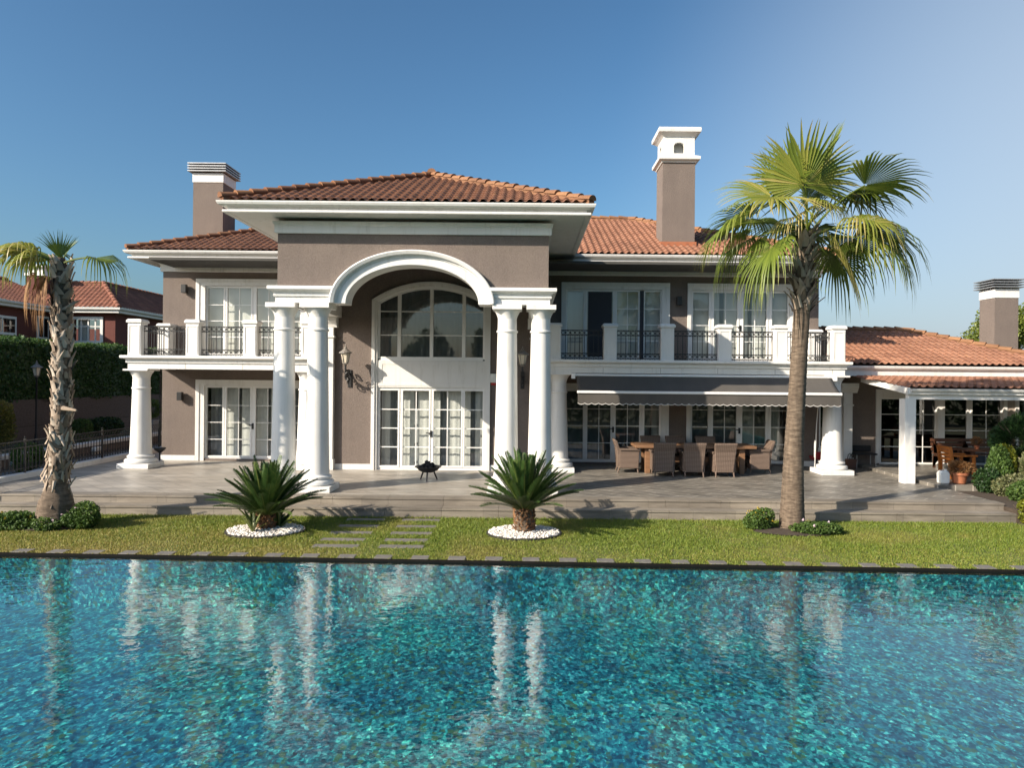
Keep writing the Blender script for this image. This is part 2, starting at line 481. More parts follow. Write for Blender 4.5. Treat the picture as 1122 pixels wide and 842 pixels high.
def mk_water():
    m, nt, N, L, b = newmat('pool_water')
    N.remove(b)
    out = N['Material Output']
    p = geo_pos(nt, (1.0, 1.0, 1.0))
    n1 = noise(nt, 4.2, 3, 0.5, geo_pos(nt, (0.8, 1.0, 1.0)), 0.3)
    n2 = noise(nt, 11.0, 2, 0.5, geo_pos(nt, (0.75, 1.1, 1.0), (0, 0, R(25))))
    ad = N.new('ShaderNodeMath')
    ad.operation = 'MULTIPLY_ADD'
    L.new(n2.outputs[0], ad.inputs[0])
    ad.inputs[1].default_value = 0.30
    L.new(n1.outputs[0], ad.inputs[2])
    bp = N.new('ShaderNodeBump')
    bp.inputs['Strength'].default_value = 1.0
    bp.inputs['Distance'].default_value = 0.006
    L.new(ad.outputs[0], bp.inputs['Height'])
    lw = N.new('ShaderNodeLayerWeight')
    lw.inputs['Blend'].default_value = 0.5
    L.new(bp.outputs[0], lw.inputs['Normal'])
    pw = N.new('ShaderNodeMath')
    pw.operation = 'POWER'
    pw.inputs[1].default_value = 3.5
    L.new(lw.outputs['Facing'], pw.inputs[0])
    fr = N.new('ShaderNodeMath')
    fr.operation = 'MULTIPLY_ADD'
    fr.inputs[1].default_value = 0.98
    fr.inputs[2].default_value = 0.02
    L.new(pw.outputs[0], fr.inputs[0])
    gl = N.new('ShaderNodeBsdfGlossy')
    gl.inputs['Roughness'].default_value = 0.02
    L.new(bp.outputs[0], gl.inputs['Normal'])
    tr = N.new('ShaderNodeBsdfTransparent')
    tr.inputs['Color'].default_value = (0.72, 0.95, 0.97, 1)
    mx = N.new('ShaderNodeMixShader')
    L.new(fr.outputs[0], mx.inputs[0])
    L.new(tr.outputs[0], mx.inputs[1])
    L.new(gl.outputs[0], mx.inputs[2])
    L.new(mx.outputs[0], out.inputs[0])
    return m
water_m = mk_water()

# ------------------------------------------------------------------ mesh helpers
ROOT = {}
class MB:
    def __init__(s):
        s.v = []
        s.f = []
        s.t = []
    def add(s, vs, fs, t=None):
        o = len(s.v)
        s.v.extend([tuple(map(float, p)) for p in vs])
        s.f.extend([tuple(i + o for i in f) for f in fs])
        s.t.extend([0.5 if t is None else t] * len(vs))
        return s
    def box(s, x0, x1, y0, y1, z0, z1, t=None):
        v = [(x0, y0, z0), (x1, y0, z0), (x1, y1, z0), (x0, y1, z0), (x0, y0, z1), (x1, y0, z1), (x1, y1, z1), (x0, y1, z1)]
        return s.add(v, [(0, 3, 2, 1), (4, 5, 6, 7), (0, 1, 5, 4), (1, 2, 6, 5), (2, 3, 7, 6), (3, 0, 4, 7)], t)
    def rbox(s, M, x0, x1, y0, y1, z0, z1, t=None):
        v = [(x0, y0, z0), (x1, y0, z0), (x1, y1, z0), (x0, y1, z0), (x0, y0, z1), (x1, y0, z1), (x1, y1, z1), (x0, y1, z1)]
        return s.add([M @ Vector(p) for p in v], [(0, 3, 2, 1), (4, 5, 6, 7), (0, 1, 5, 4), (1, 2, 6, 5), (2, 3, 7, 6), (3, 0, 4, 7)], t)
    def lathe(s, cx, cy, prof, n=24, cap=True, t=None):
        vs, fs = [], []
        for r, z in prof:
            for k in range(n):
                a = 2 * PI * k / n
                vs.append((cx + r * math.cos(a), cy + r * math.sin(a), z))
        for i in range(len(prof) - 1):
            for k in range(n):
                k2 = (k + 1) % n
                fs.append((i * n + k, i * n + k2, (i + 1) * n + k2, (i + 1) * n + k))
        if cap:
            fs.append(tuple(range(n - 1, -1, -1)))
            fs.append(tuple((len(prof) - 1) * n + k for k in range(n)))
        return s.add(vs, fs, t)
    def tube(s, pts, r, n=8, t=None):
        pts = [Vector(p) for p in pts]
        rr = r if isinstance(r, (list, tuple)) else [r] * len(pts)
        vs, fs = [], []
        prev = None
        for i, p in enumerate(pts):
            d = (pts[min(i + 1, len(pts) - 1)] - pts[max(i - 1, 0)]).normalized()
            a = prev if prev is not None else (Vector((0, 0, 1)) if abs(d.z) < 0.9 else Vector((1, 0, 0)))
            u = (a - d * a.dot(d)).normalized()
            prev = u
            w = d.cross(u)
            for k in range(n):
                q = 2 * PI * k / n
                vs.append(p + (u * math.cos(q) + w * math.sin(q)) * rr[i])
        for i in range(len(pts) - 1):
            for k in range(n):
                k2 = (k + 1) % n
                fs.append((i * n + k, i * n + k2, (i + 1) * n + k2, (i + 1) * n + k))
        fs.append(tuple(range(n - 1, -1, -1)))
        fs.append(tuple((len(pts) - 1) * n + k for k in range(n)))
        return s.add(vs, fs, t)
    def ring(s, c, r, rad, axis='Y', n=12, m=5):
        pts = []
        vs, fs = [], []
        for i in range(n):
            a = 2 * PI * i / n
            for k in range(m):
                b = 2 * PI * k / m
                q = r + rad * math.cos(b)
                h = rad * math.sin(b)
                if axis == 'Y':
                    vs.append((c[0] + q * math.cos(a), c[1] + h, c[2] + q * math.sin(a)))
                elif axis == 'X':
                    vs.append((c[0] + h, c[1] + q * math.cos(a), c[2] + q * math.sin(a)))
                else:
                    vs.append((c[0] + q * math.cos(a), c[1] + q * math.sin(a), c[2] + h))
        for i in range(n):
            for k in range(m):
                fs.append((i * m + k, ((i + 1) % n) * m + k, ((i + 1) % n) * m + (k + 1) % m, i * m + (k + 1) % m))
        return s.add(vs, fs)
    def prism(s, poly, axis, a, b, t=None):
        """polygon of 2-D points pushed along an axis: 'X' poly=(y,z), 'Y' poly=(x,z), 'Z' poly=(x,y)"""
        n = len(poly)
        def P(q, h):
            return (h, q[0], q[1]) if axis == 'X' else ((q[0], h, q[1]) if axis == 'Y' else (q[0], q[1], h))
        vs = [P(q, a) for q in poly] + [P(q, b) for q in poly]
        fs = [tuple(range(n)), tuple(range(2 * n - 1, n - 1, -1))]
        for i in range(n):
            j = (i + 1) % n
            fs.append((i, i + n, j + n, j))
        return s.add(vs, fs, t)
    def sweep(s, path, prof, side=1, t=None):
        """closed profile of (outward, z) swept along a plan path of (x, y) with mitred corners"""
        n = len(prof)
        vs, fs = [], []
        P = [Vector((p[0], p[1])) for p in path]
        for i, p in enumerate(P):
            d0 = (p - P[i - 1]).normalized() if i > 0 else None
            d1 = (P[i + 1] - p).normalized() if i < len(P) - 1 else None
            nn = lambda d: Vector((d.y, -d.x)) * side
            if d0 is None:
                m = nn(d1)
            elif d1 is None:
                m = nn(d0)
            else:
                a, b = nn(d0), nn(d1)
                m = (a + b) / (1 + a.dot(b))
            for o, z in prof:
                vs.append((p.x + m.x * o, p.y + m.y * o, z))
        for i in range(len(P) - 1):
            for k in range(n):
                k2 = (k + 1) % n
                fs.append((i * n + k, i * n + k2, (i + 1) * n + k2, (i + 1) * n + k))
        fs.append(tuple(range(n)))
        fs.append(tuple((len(P) - 1) * n + k for k in range(n - 1, -1, -1)))
        return s.add(vs, fs, t)
    def plate(s, x0, x1, z0, z1, holes, y0, y1):
        """upright plate (front y0, back y1) with rectangular holes, no inner faces"""
        xs = sorted({x0, x1, *[h[0] for h in holes], *[h[1] for h in holes]})
        zs = sorted({z0, z1, *[h[2] for h in holes], *[h[3] for h in holes]})
        xs = [x for x in xs if x0 <= x <= x1]
        zs = [z for z in zs if z0 <= z <= z1]
        def solid(i, k):
            if i < 0 or k < 0 or i >= len(xs) - 1 or k >= len(zs) - 1:
                return False
            cx, cz = (xs[i] + xs[i + 1]) / 2, (zs[k] + zs[k + 1]) / 2
            return not any(h[0] < cx < h[1] and h[2] < cz < h[3] for h in holes)
        for i in range(len(xs) - 1):
            for k in range(len(zs) - 1):
                if not solid(i, k):
                    continue
                a, b, c, d = xs[i], xs[i + 1], zs[k], zs[k + 1]
                s.add([(a, y0, c), (b, y0, c), (b, y0, d), (a, y0, d)], [(0, 1, 2, 3)])
                s.add([(a, y1, c), (b, y1, c), (b, y1, d), (a, y1, d)], [(3, 2, 1, 0)])
                if not solid(i - 1, k):
                    s.add([(a, y0, c), (a, y0, d), (a, y1, d), (a, y1, c)], [(0, 1, 2, 3)])
                if not solid(i + 1, k):
                    s.add([(b, y0, c), (b, y1, c), (b, y1, d), (b, y0, d)], [(0, 1, 2, 3)])
                if not solid(i, k - 1):
                    s.add([(a, y0, c), (a, y1, c), (b, y1, c), (b, y0, c)], [(0, 1, 2, 3)])
                if not solid(i, k + 1):
                    s.add([(a, y0, d), (b, y0, d), (b, y1, d), (a, y1, d)], [(0, 1, 2, 3)])
        return s
    def build(s, name, m, parent=None, loc=None, smooth=False, bevel=0.0, tint=False, autosmooth=None):
        root = Vector(loc) if loc is not None else (ROOT[parent.name] if parent is not None else Vector((0, 0, 0)))
        me = bpy.data.meshes.new(name)
        if root.length > 0:
            A = (np.array(s.v) - np.array(root)).tolist()
        else:
            A = s.v
        me.from_pydata(A, [], s.f)
        if tint:
            at = me.attributes.new('tint', 'FLOAT', 'POINT')
            at.data.foreach_set('value', np.array(s.t, dtype=np.float32))
        me.materials.append(m)
        if smooth:
            me.polygons.foreach_set('use_smooth', [True] * len(me.polygons))
        me.update()
        o = bpy.data.objects.new(name, me)
        col.objects.link(o)
        if parent is not None:
            o.parent = parent
            ROOT[o.name] = ROOT[parent.name]
        else:
            o.location = root
            ROOT[o.name] = root
        if autosmooth:
            me.polygons.foreach_set('use_smooth', [True] * len(me.polygons))
            bm = bmesh.new()
            bm.from_mesh(me)
            bmesh.ops.remove_doubles(bm, verts=bm.verts, dist=1e-5)
            for e in bm.edges:
                e.smooth = not (len(e.link_faces) != 2 or e.calc_face_angle(0) > autosmooth)
            bm.to_mesh(me)
            bm.free()
        if bevel > 0:
            bv = o.modifiers.new('bevel', 'BEVEL')
            bv.width = bevel
            bv.segments = 2
            bv.limit_method = 'ANGLE'
            bv.angle_limit = R(40)
        return o

def tag(o, label=None, cat=None, group=None, kind=None):
    if label: o['label'] = label
    if cat: o['category'] = cat
    if group: o['group'] = group
    if kind: o['kind'] = kind
    return o
def thing(name, label, cat, loc=(0, 0, 0), group=None):
    o = bpy.data.objects.new(name, None)
    col.objects.link(o)
    o.empty_display_size = 0.2
    o.location = loc
    ROOT[o.name] = Vector(loc)
    return tag(o, label, cat, group)
def copy_tree(o, parent=None):
    c = o.copy()
    col.objects.link(c)
    ROOT[c.name] = Vector((0, 0, 0))
    if parent is not None:
        c.parent = parent
    for ch in list(o.children):
        copy_tree(ch, c)
    return c
def np_mesh(name, V, F, m, parent=None, loc=(0, 0, 0), tint=None, smooth=False):
    """V (n,3) floats, F (k,q) ints with q = 3 or 4"""
    root = ROOT[parent.name] if parent is not None else Vector(loc)
    V = np.asarray(V, dtype=np.float32) - np.array(root, dtype=np.float32)
    F = np.asarray(F, dtype=np.int32)
    me = bpy.data.meshes.new(name)
    me.vertices.add(len(V))
    me.vertices.foreach_set('co', V.ravel())
    k, q = F.shape
    me.loops.add(k * q)
    me.loops.foreach_set('vertex_index', F.ravel())
    me.polygons.add(k)
    me.polygons.foreach_set('loop_start', np.arange(0, k * q, q, dtype=np.int32))
    me.polygons.foreach_set('loop_total', np.full(k, q, dtype=np.int32))
    if smooth:
        me.polygons.foreach_set('use_smooth', np.ones(k, dtype=bool))
    if tint is not None:
        at = me.attributes.new('tint', 'FLOAT', 'POINT')
        at.data.foreach_set('value', np.asarray(tint, dtype=np.float32))
    me.materials.append(m)
    me.update(calc_edges=True)
    o = bpy.data.objects.new(name, me)
    col.objects.link(o)
    if parent is not None:
        o.parent = parent
    else:
        o.location = root
    ROOT[o.name] = root
    return o

# ------------------------------------------------------------------ ground, lawn, pool, terrace
ZL = -0.35            # lawn level
ZW = -0.395            # water level
def edge(x):          # far edge of the pool
    return 11.66 - 0.0297 * x
PX0, PX1, PY0 = -13.0, 12.6, 0.6
b = MB()
zg = ZL - 0.05
def gq(x0, x1, y0, y1):
    b.add([(x0, y0, zg), (x1, y0, zg), (x1, y1, zg), (x0, y1, zg)], [(0, 1, 2, 3)])
gq(-600, 600, 12.3, 1500)
gq(-600, 600, -600, PY0)
gq(-600, PX0, PY0, 12.3)
gq(PX1, 600, PY0, 12.3)
b.build('ground', ground_m)['kind'] = 'structure'
# pool shell
b = MB()
zb = -1.25
e0, e1 = edge(PX0), edge(PX1)
b.add([(PX0, PY0, zb), (PX1, PY0, zb), (PX1, e1, zb), (PX0, e0, zb)], [(0, 1, 2, 3)])
zt = ZL - 0.01
b.add([(PX0, e0, zb), (PX1, e1, zb), (PX1, e1, ZW - 0.06), (PX0, e0, ZW - 0.06)], [(0, 1, 2, 3)])
b.add([(PX0, PY0, zb), (PX0, e0, zb), (PX0, e0, zt), (PX0, PY0, zt)], [(0, 1, 2, 3)])
b.add([(PX1, PY0, zb), (PX1, PY0, zt), (PX1, e1, zt), (PX1, e1, zb)], [(0, 1, 2, 3)])
b.add([(PX0, PY0, zb), (PX0, PY0, zt), (PX1, PY0, zt), (PX1, PY0, zb)], [(0, 1, 2, 3)])
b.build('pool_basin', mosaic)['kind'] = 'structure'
b = MB()
b.add([(PX0, e0, ZW - 0.06), (PX1, e1, ZW - 0.06), (PX1, e1, zt + 0.005), (PX0, e0, zt + 0.005)], [(0, 1, 2, 3)])
b.add([(PX0, e0, zt + 0.005), (PX1, e1, zt + 0.005), (PX1, e1 + 0.012, zt + 0.005), (PX0, e0 + 0.012, zt + 0.005)], [(0, 1, 2, 3)])
b.build('pool_rim', pool_edge_m)['kind'] = 'structure'
b = MB()
b.add([(PX0, PY0, ZW), (PX1, PY0, ZW), (PX1, e1, ZW), (PX0, e0, ZW)], [(0, 1, 2, 3)])
b.build('pool_water', water_m)['kind'] = 'structure'
# lawn base
b = MB()
nx, ny = 60, 10
vs, fs = [], []
for i in range(nx + 1):
    x = -14 + 28 * i / nx
    for j in range(ny + 1):
        y = edge(x) + 0.008 + (15.24 - edge(x) - 0.008) * j / ny
        vs.append((x, y, ZL - 0.012 + 0.008 * math.sin(x * 1.7 + y) if 0 < j < ny else ZL - 0.014))
for i in range(nx):
    for j in range(ny):
        a = i * (ny + 1) + j
        fs.append((a, a + ny + 1, a + ny + 2, a + 1))
b.add(vs, fs)
b.build('lawn', lawn_base, smooth=True)['kind'] = 'structure'
# terrace and steps
TF, TR = 15.62, 10.5
b = MB()
b.box(-12.65, 0.75, TF + 0.03, 22.6, -0.5, 0.0)
b.box(-12.65, -11.0, 22.6, 28, -0.5, 0.0)
b.build('terrace', terrace_m)['kind'] = 'structure'
b = MB()
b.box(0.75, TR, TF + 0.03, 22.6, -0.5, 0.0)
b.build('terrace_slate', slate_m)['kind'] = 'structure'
b = MB()
def step_run(zt_, y0, y1, zl):
    x = -14.0
    k = 0
    while x < TR + 0.02:
        x2 = min(x + 1.22, TR + 0.03)
        b.box(x + 0.003, x2 - 0.003, y0, y1, zt_ - 0.035, zt_ + 0.004)
        b.box(x + 0.002, x2 - 0.002, y0 + 0.02, y1, zl, zt_ - 0.035)
        x = x2
step_run(0.0, TF - 0.02, TF + 0.35, -0.16)
step_run(-0.16, TF - 0.42, TF + 0.2, -0.5)
b.build('steps', riser_m)['kind'] = 'structure'
b = MB()
b.box(10.3, 18, 17.75, 22.3, -0.5, 0.08)
b.build('raised_paving', slate_m, bevel=0.01)['kind'] = 'structure'
b = MB()
b.box(TR + 0.02, 18, 15.2, 17.75, -0.5, -0.06)
b.build('planting_bed', soil)['kind'] = 'structure'
b = MB()
b.box(-12.88, -12.65, 14.6, 28, -0.5, 0.13)
b.build('kerb', white, bevel=0.015)['kind'] = 'structure'
b = MB()
b.box(-14.45, -12.88, 13, 32, -0.5, -0.02)
b.build('side_path', asphalt)['kind'] = 'structure'
b = MB()
b.box(-120, -14.7, 13, 120, -0.6, 0.28)
b.build('upper_garden', ground_m)['kind'] = 'structure'

# ------------------------------------------------------------------ the villa
villa = thing('villa', 'large two storey brown stucco villa with white columns, arched portico, balconies and tiled roofs', 'house', (-2.6, 22, 0))
WY = 22.1             # side wings' front wall
CY = 20.3             # central front wall
PYF = 16.3            # portico front wall
# --- walls
lowL = (-10.03, -7.03, 0.06, 2.34)
upL = (-10.03, -7.03, 3.26, 5.46)
upR1, upR2 = (1.2, 4.2, 3.26, 5.46), (5.12, 8.18, 3.26, 5.46)
loR1, loR2 = (1.2, 4.2, 0.06, 2.34), (5.12, 8.18, 0.06, 2.34)
b = MB()
b.plate(-11.34, -5.72, 0, 6.1, [lowL, upL], WY, WY + 0.3)
b.plate(0.48, 9.07, 0, 6.1, [upR1, upR2, loR1, loR2], WY, WY + 0.3)
b.box(-11.34, -11.04, WY + 0.3, 33, 0, 6.1)
b.box(8.77, 9.07, WY + 0.3, 33, 0, 6.1)
b.box(-11.04, 8.77, 32.7, 33, 0, 6.1)
b.build('wing_wall', stucco, villa)
# central wall with arched opening
CXC, HW, ZS, ZT = -2.735, 1.60, 4.82, 5.33
def arc(hw, zs, zt, n=40):
    h = zt - zs
    Rr = (hw * hw + h * h) / (2 * h)
    out = []
    for i in range(n + 1):
        x = -hw + 2 * hw * i / n
        out.append((CXC + x, zt - Rr + math.sqrt(max(Rr * Rr - x * x, 0))))
    return out
b = MB()
b.box(-5.72, CXC - HW, CY, CY + 0.3, 0, 6.1)
b.box(CXC + HW, 0.48, CY, CY + 0.3, 0, 6.1)
A = arc(HW, ZS, ZT)
for (xa, za), (xb, zb_) in zip(A[:-1], A[1:]):
    b.add([(xa, CY, za), (xb, CY, zb_), (xb, CY, 6.1), (xa, CY, 6.1)], [(0, 1, 2, 3)])
    b.add([(xa, CY, za), (xa, CY + 0.3, za), (xb, CY + 0.3, zb_), (xb, CY, zb_)], [(0, 1, 2, 3)])
b.box(-5.72, -5.42, CY + 0.3, WY, 0, 6.1)
b.box(0.18, 0.48, CY + 0.3, WY, 0, 6.1)
b.build('central_wall', stucco, villa)
# rooms: floors and a back partition so that the glass looks into dark rooms
b = MB()
b.box(-11.0, 8.7, WY + 0.32, 32.6, 2.78, 3.18)
b.box(-5.4, 0.16, CY + 0.32, WY + 0.32, 2.45, 3.1)
b.box(-11.0, 8.7, 26.6, 26.8, 0.01, 2.78)
b.box(-11.0, 8.7, 26.6, 26.8, 3.18, 6.0)
b.box(-11.0, 8.7, CY + 0.31, 32.6, 6.0, 6.08)
b.build('room_partition', interior, villa)
b = MB()
b.box(-11.0, 8.7, WY + 0.31, 32.6, -0.02, 0.008)
b.box(-5.4, 0.16, CY + 0.31, WY + 0.31, -0.02, 0.008)
b.build('room_floor', dark_wood, villa)
# skirting
for x0, x1, y in ((-11.36, -10.30, WY), (-6.76, -5.75, WY), (0.5, 1.06, WY), (4.45, 4.98, WY), (8.30, 9.09, WY), (-5.46, CXC - 1.71, CY), (CXC + 1.71, 0.1, CY)):
    b = MB()
    b.box(x0, x1, y - 0.03, y + 0.01, 0.0, 0.16)
    b.build('skirting', white, villa, bevel=0.006)

def curtain_mesh(mb, x0, x1, z0, z1, y, amp=0.009, per=0.21):
    n = max(6, int((x1 - x0) / 0.02))
    ph = random.random() * 6
    vs, fs = [], []
    for i in range(n + 1):
        x = x0 + (x1 - x0) * i / n
        yy = y + amp * math.sin(2 * PI * x / per + ph + 0.6 * math.sin(x * 9))
        vs += [(x, yy, z0), (x, yy * 0.6 + y * 0.4, z1)]
    for i in range(n):
        fs.append((2 * i, 2 * i + 2, 2 * i + 3, 2 * i + 1))
    mb.add(vs, fs)

def window(name, trim, op, panels, y, bars, gl, curtains=(), handle=True, label=None, trim_top=True, panel_over=None, trim_bottom=False):
    """trim = outer edges of the surround, op = opening in the wall, panels = glazed rectangles (x0, x1, columns)"""
    tx0, tx1, tz0, tz1 = trim
    ox0, ox1, oz0, oz1 = op
    gz0, gz1 = oz0 + 0.09, oz1 - 0.07
    f = MB()
    # moulded surround
    w = 0.15
    for (a, c, d) in ((tx0, 0.0, 0.07), (tx0 + 0.05, 0.05, 0.10)):
        pass
    f.plate(tx0, tx1, tz0, tz1, [(tx0 + 0.11, tx1 - 0.11, tz0 - 1 if not trim_bottom else tz0 + 0.11, tz1 - 0.11)], y - 0.055, y + 0.02)
    f.plate(tx0 + 0.108, tx1 - 0.108, tz0 + (0.0 if not trim_bottom else 0.108), tz1 - 0.108,
            [(ox0 + 0.01, ox1 - 0.01, (oz0 - 1 if not trim_bottom else oz0 + 0.01), oz1 - 0.01)], y - 0.03, y + 0.1)
    o = f.build(name, white, villa, bevel=0.006)
    if label: o['label'] = label
    g = MB()
    hs = [(p[0], p[1], gz0, gz1) for p in panels]
    g.plate(ox0 + 0.008, ox1 - 0.008, oz0, oz1 - 0.008, hs, y + 0.06, y + 0.13)
    for (p0, p1, *_r) in panels:   # leaf edges stand a little proud
        g.plate(p0 - 0.055, p1 + 0.055, gz0 - 0.05, gz1 + 0.045, [(p0 - 0.004, p1 + 0.004, gz0 - 0.004, gz1 + 0.004)], y + 0.045, y + 0.062)
    g.build('frame', white_plastic, o, bevel=0.004)
    g = MB()
    for (p0, p1, nc, *_r) in panels:
        if nc == 0: continue
        for z in bars:
            g.box(p0 - 0.002, p1 + 0.002, y + 0.075, y + 0.105, z - 0.010, z + 0.010)
        for k in range(1, nc):
            x = p0 + (p1 - p0) * k / nc
            g.box(x - 0.010, x + 0.010, y + 0.0735, y + 0.1065, gz0, gz1)
    g.build('glazing_bar', white_plastic, o)
    g = MB()
    for (p0, p1, nc, *_r) in panels:
        g.add([(p0 - 0.01, y + 0.09, gz0 - 0.01), (p1 + 0.01, y + 0.09, gz0 - 0.01), (p1 + 0.01, y + 0.09, gz1 + 0.01), (p0 - 0.01, y + 0.09, gz1 + 0.01)], [(0, 1, 2, 3)])
    g.build('pane', gl, o)
    if curtains:
        g = MB()
        for c in curtains:
            curtain_mesh(g, c[0], c[1], gz0 - 0.06, gz1 + 0.06, y + 0.30, 0.003 if oz0 > 3 else 0.009)
        g.build('curtain', curtain_m, o, smooth=True)
        g = MB()
        curtain_mesh(g, ox0 - 0.05, ox1 + 0.05, gz0 - 0.06, gz1 + 0.06, y + 0.62, 0.02, 0.16)
        g.build('pane_backing_net', sheer_m if gl is glass else blind_m, o, smooth=True)
    if handle:
        xm = (panels[1][1] + panels[2][0]) / 2 if len(panels) > 3 else panels[0][1]
        g = MB()
        zc = oz0 + 1.02
        g.box(xm - 0.03, xm + 0.03, y + 0.03, y + 0.062, zc - 0.09, zc + 0.09)
        g.box(xm - 0.11, xm + 0.0, y + 0.0, y + 0.025, zc + 0.02, zc + 0.045)
        g.build('handle', dark_metal, o, bevel=0.004)
    return o

def pan(sh):   # pane layout of a four-leaf garden door
    return [(-9.97 + sh, -9.48 + sh, 1), (-9.35 + sh, -8.62 + sh, 2), (-8.44 + sh, -7.71 + sh, 2), (-7.58 + sh, -7.09 + sh, 1)]
barsL = (1.72, 1.19, 0.66)
barsU = (4.86, 4.36, 3.86)
def curt(P, z):
    out = []
    for i, (a, b_, n) in enumerate(P):
        w = b_ - a
        if n == 1:
            out.append((a - 0.06, a + w * 0.42) if i else (a + w * 0.75, b_ + 0.08))
        else:
            out += [(a - 0.05, a + w * 0.40), (a + w * 0.53, b_ + 0.05)]
    return out
P = pan(0)
window('garden_door', (-10.28, -6.78, 0, 2.52), lowL, P, WY, barsL, glass, curt(P, 0), label='ground floor garden door left of the portico with cream curtains')
window('balcony_door', (-10.30, -6.78, 3.2, 5.66), upL, P, WY, barsU, glass, [(-10.05, -9.6), (-9.42, -8.58), (-8.5, -7.7), (-7.6, -7.0)], label='balcony door of the left wing with drawn curtains')
P1 = [(1.25, 1.75, 0), (1.87, 2.67, 0), (2.80, 3.46, 2), (3.67, 4.15, 1)]
o = window('balcony_door', (1.06, 4.43, 3.2, 5.66), upR1, P1, WY, barsU, glass, [(1.1, 1.8), (2.74, 3.5), (3.6, 4.2)], label='balcony door beside the portico with a dark sliding screen pulled halfway')
g = MB()
g.box(1.90, 2.64, WY + 0.067, WY + 0.072, 3.36, 5.38)
g.build('insect_screen', simple('navy_screen_and_gap', (0.016, 0.018, 0.026), None, 4, 0.6), o)
g = MB()
g.box(3.51, 3.63, WY + 0.02, WY + 0.058, 3.3, 5.42)
g.build('dark_gap_strip', MATS['navy_screen_and_gap'], o)  # dark strip put in for the shadowy gap between door leaves
P2 = [(5.18, 5.67, 1), (5.83, 6.555, 2), (6.745, 7.47, 2), (7.64, 8.13, 1)]
window('balcony_door', (4.98, 8.32, 3.2, 5.66), upR2, P2, WY, barsU, glass, [(5.14, 5.7), (5.78, 6.05), (6.2, 6.6), (6.7, 6.95), (7.08, 7.5), (7.6, 8.18)], label='balcony door of the right wing behind the tall palm')
P3 = [(1.25, 1.77, 1), (1.91, 2.63, 2), (2.79, 3.53, 2), (3.69, 4.15, 1)]
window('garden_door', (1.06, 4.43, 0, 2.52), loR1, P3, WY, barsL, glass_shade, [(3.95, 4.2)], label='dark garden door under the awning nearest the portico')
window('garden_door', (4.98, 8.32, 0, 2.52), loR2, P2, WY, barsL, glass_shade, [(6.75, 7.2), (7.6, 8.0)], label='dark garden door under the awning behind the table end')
# central arched window: surround, upper light, spandrel panel, lower doors
f = MB()
def ringloft(mb, Ao, Ai, y0, y1):
    for k in range(len(Ao) - 1):
        (a, b_), (c, d) = Ao[k], Ao[k + 1]
        (e, f_), (g_, h) = Ai[k], Ai[k + 1]
        mb.add([(a, y0, b_), (c, y0, d), (g_, y0, h), (e, y0, f_), (a, y1, b_), (c, y1, d), (g_, y1, h), (e, y1, f_)],
               [(3, 2, 1, 0), (0, 1, 5, 4), (2, 3, 7, 6)])
for (ho, zo, to, hi, zi, ti, y0) in ((1.695, 4.86, 5.39, 1.60, 4.82, 5.32, CY - 0.07), (1.605, 4.82, 5.325, 1.535, 4.80, 5.26, CY - 0.035)):
    ringloft(f, arc(ho, zo, to), arc(hi, zi, ti), y0, CY + 0.08)
    for s_ in (-1, 1):
        xa, xb = sorted((CXC + s_ * ho, CXC + s_ * hi))
        f.box(xa, xb, y0, CY + 0.08, 0.0, zo - 0.002 if s_ else zo)
cw = f.build('arched_window', white, villa)
cw['label'] = 'tall arched window and glazed doors inside the portico'
f = MB()
ringloft(f, arc(1.54, 4.80, 5.262), arc(1.475, 4.76, 5.18), CY + 0.03, CY + 0.13)
for s_ in (-1, 1):
    xa, xb = sorted((CXC + s_ * 1.54, CXC + s_ * 1.475))
    f.box(xa, xb, CY + 0.03, CY + 0.13, 3.18, 4.80)
f.box(CXC - 1.475, CXC + 1.475, CY + 0.03, CY + 0.13, 3.14, 3.24)
A = arc(1.475, 4.76, 5.18)
def ztop(x):
    return min((abs(a - x), z) for a, z in A)[1]
for x in (-3.66, -2.735, -1.81):
    f.box(x - 0.05, x + 0.05, CY + 0.035, CY + 0.125, 3.24, ztop(x) + 0.03)
f.build('frame', white_plastic, cw, bevel=0.004)
f = MB()
for z in (3.86, 4.54):
    f.box(CXC - 1.475, CXC + 1.475, CY + 0.07, CY + 0.10, z - 0.014, z + 0.014)
f.build('glazing_bar', white_plastic, cw)
f = MB()
vs = [(CXC - 1.48, CY + 0.085, 3.2), (CXC + 1.48, CY + 0.085, 3.2)] + [(x, CY + 0.085, z) for x, z in reversed(A)]
f.add(vs, [tuple(range(len(vs)))])
f.build('pane', glass, cw)
f = MB()
curtain_mesh(f, CXC - 1.58, CXC + 1.58, 3.12, 5.4, CY + 0.7, 0.015, 0.2)
f.build('pane_backing_net', simple('sky_reflection_grey', (0.19, 0.215, 0.22), None, 2, 0.95), cw, smooth=True)  # grey net added to give the arch panes their sky-reflection tone
f = MB()
f.box(CXC - 1.54, CXC + 1.54, CY - 0.005, CY + 0.13, 2.36, 3.14)
f.plate(CXC - 1.50, CXC + 1.50, 2.40, 3.10, [(CXC - 1.40, CXC + 1.40, 2.48, 3.02)], CY - 0.016, CY - 0.004)
f.build('spandrel_panel', white, cw, bevel=0.004)
PC = [(-4.19, -3.68, 1), (-3.53, -2.79, 2), (-2.65, -1.87, 2), (-1.76, -1.25, 1)]
g = MB()
g.plate(CXC - 1.535, CXC + 1.535, 0.0, 2.36, [(p[0], p[1], 0.12, 2.27) for p in PC], CY + 0.04, CY + 0.12)
for (p0, p1, n) in PC:
    g.plate(p0 - 0.05, p1 + 0.05, 0.075, 2.315, [(p0 - 0.004, p1 + 0.004, 0.116, 2.274)], CY + 0.022, CY + 0.042)
g.build('door_frame', white_plastic, cw, bevel=0.004)
g = MB()
q = MB()
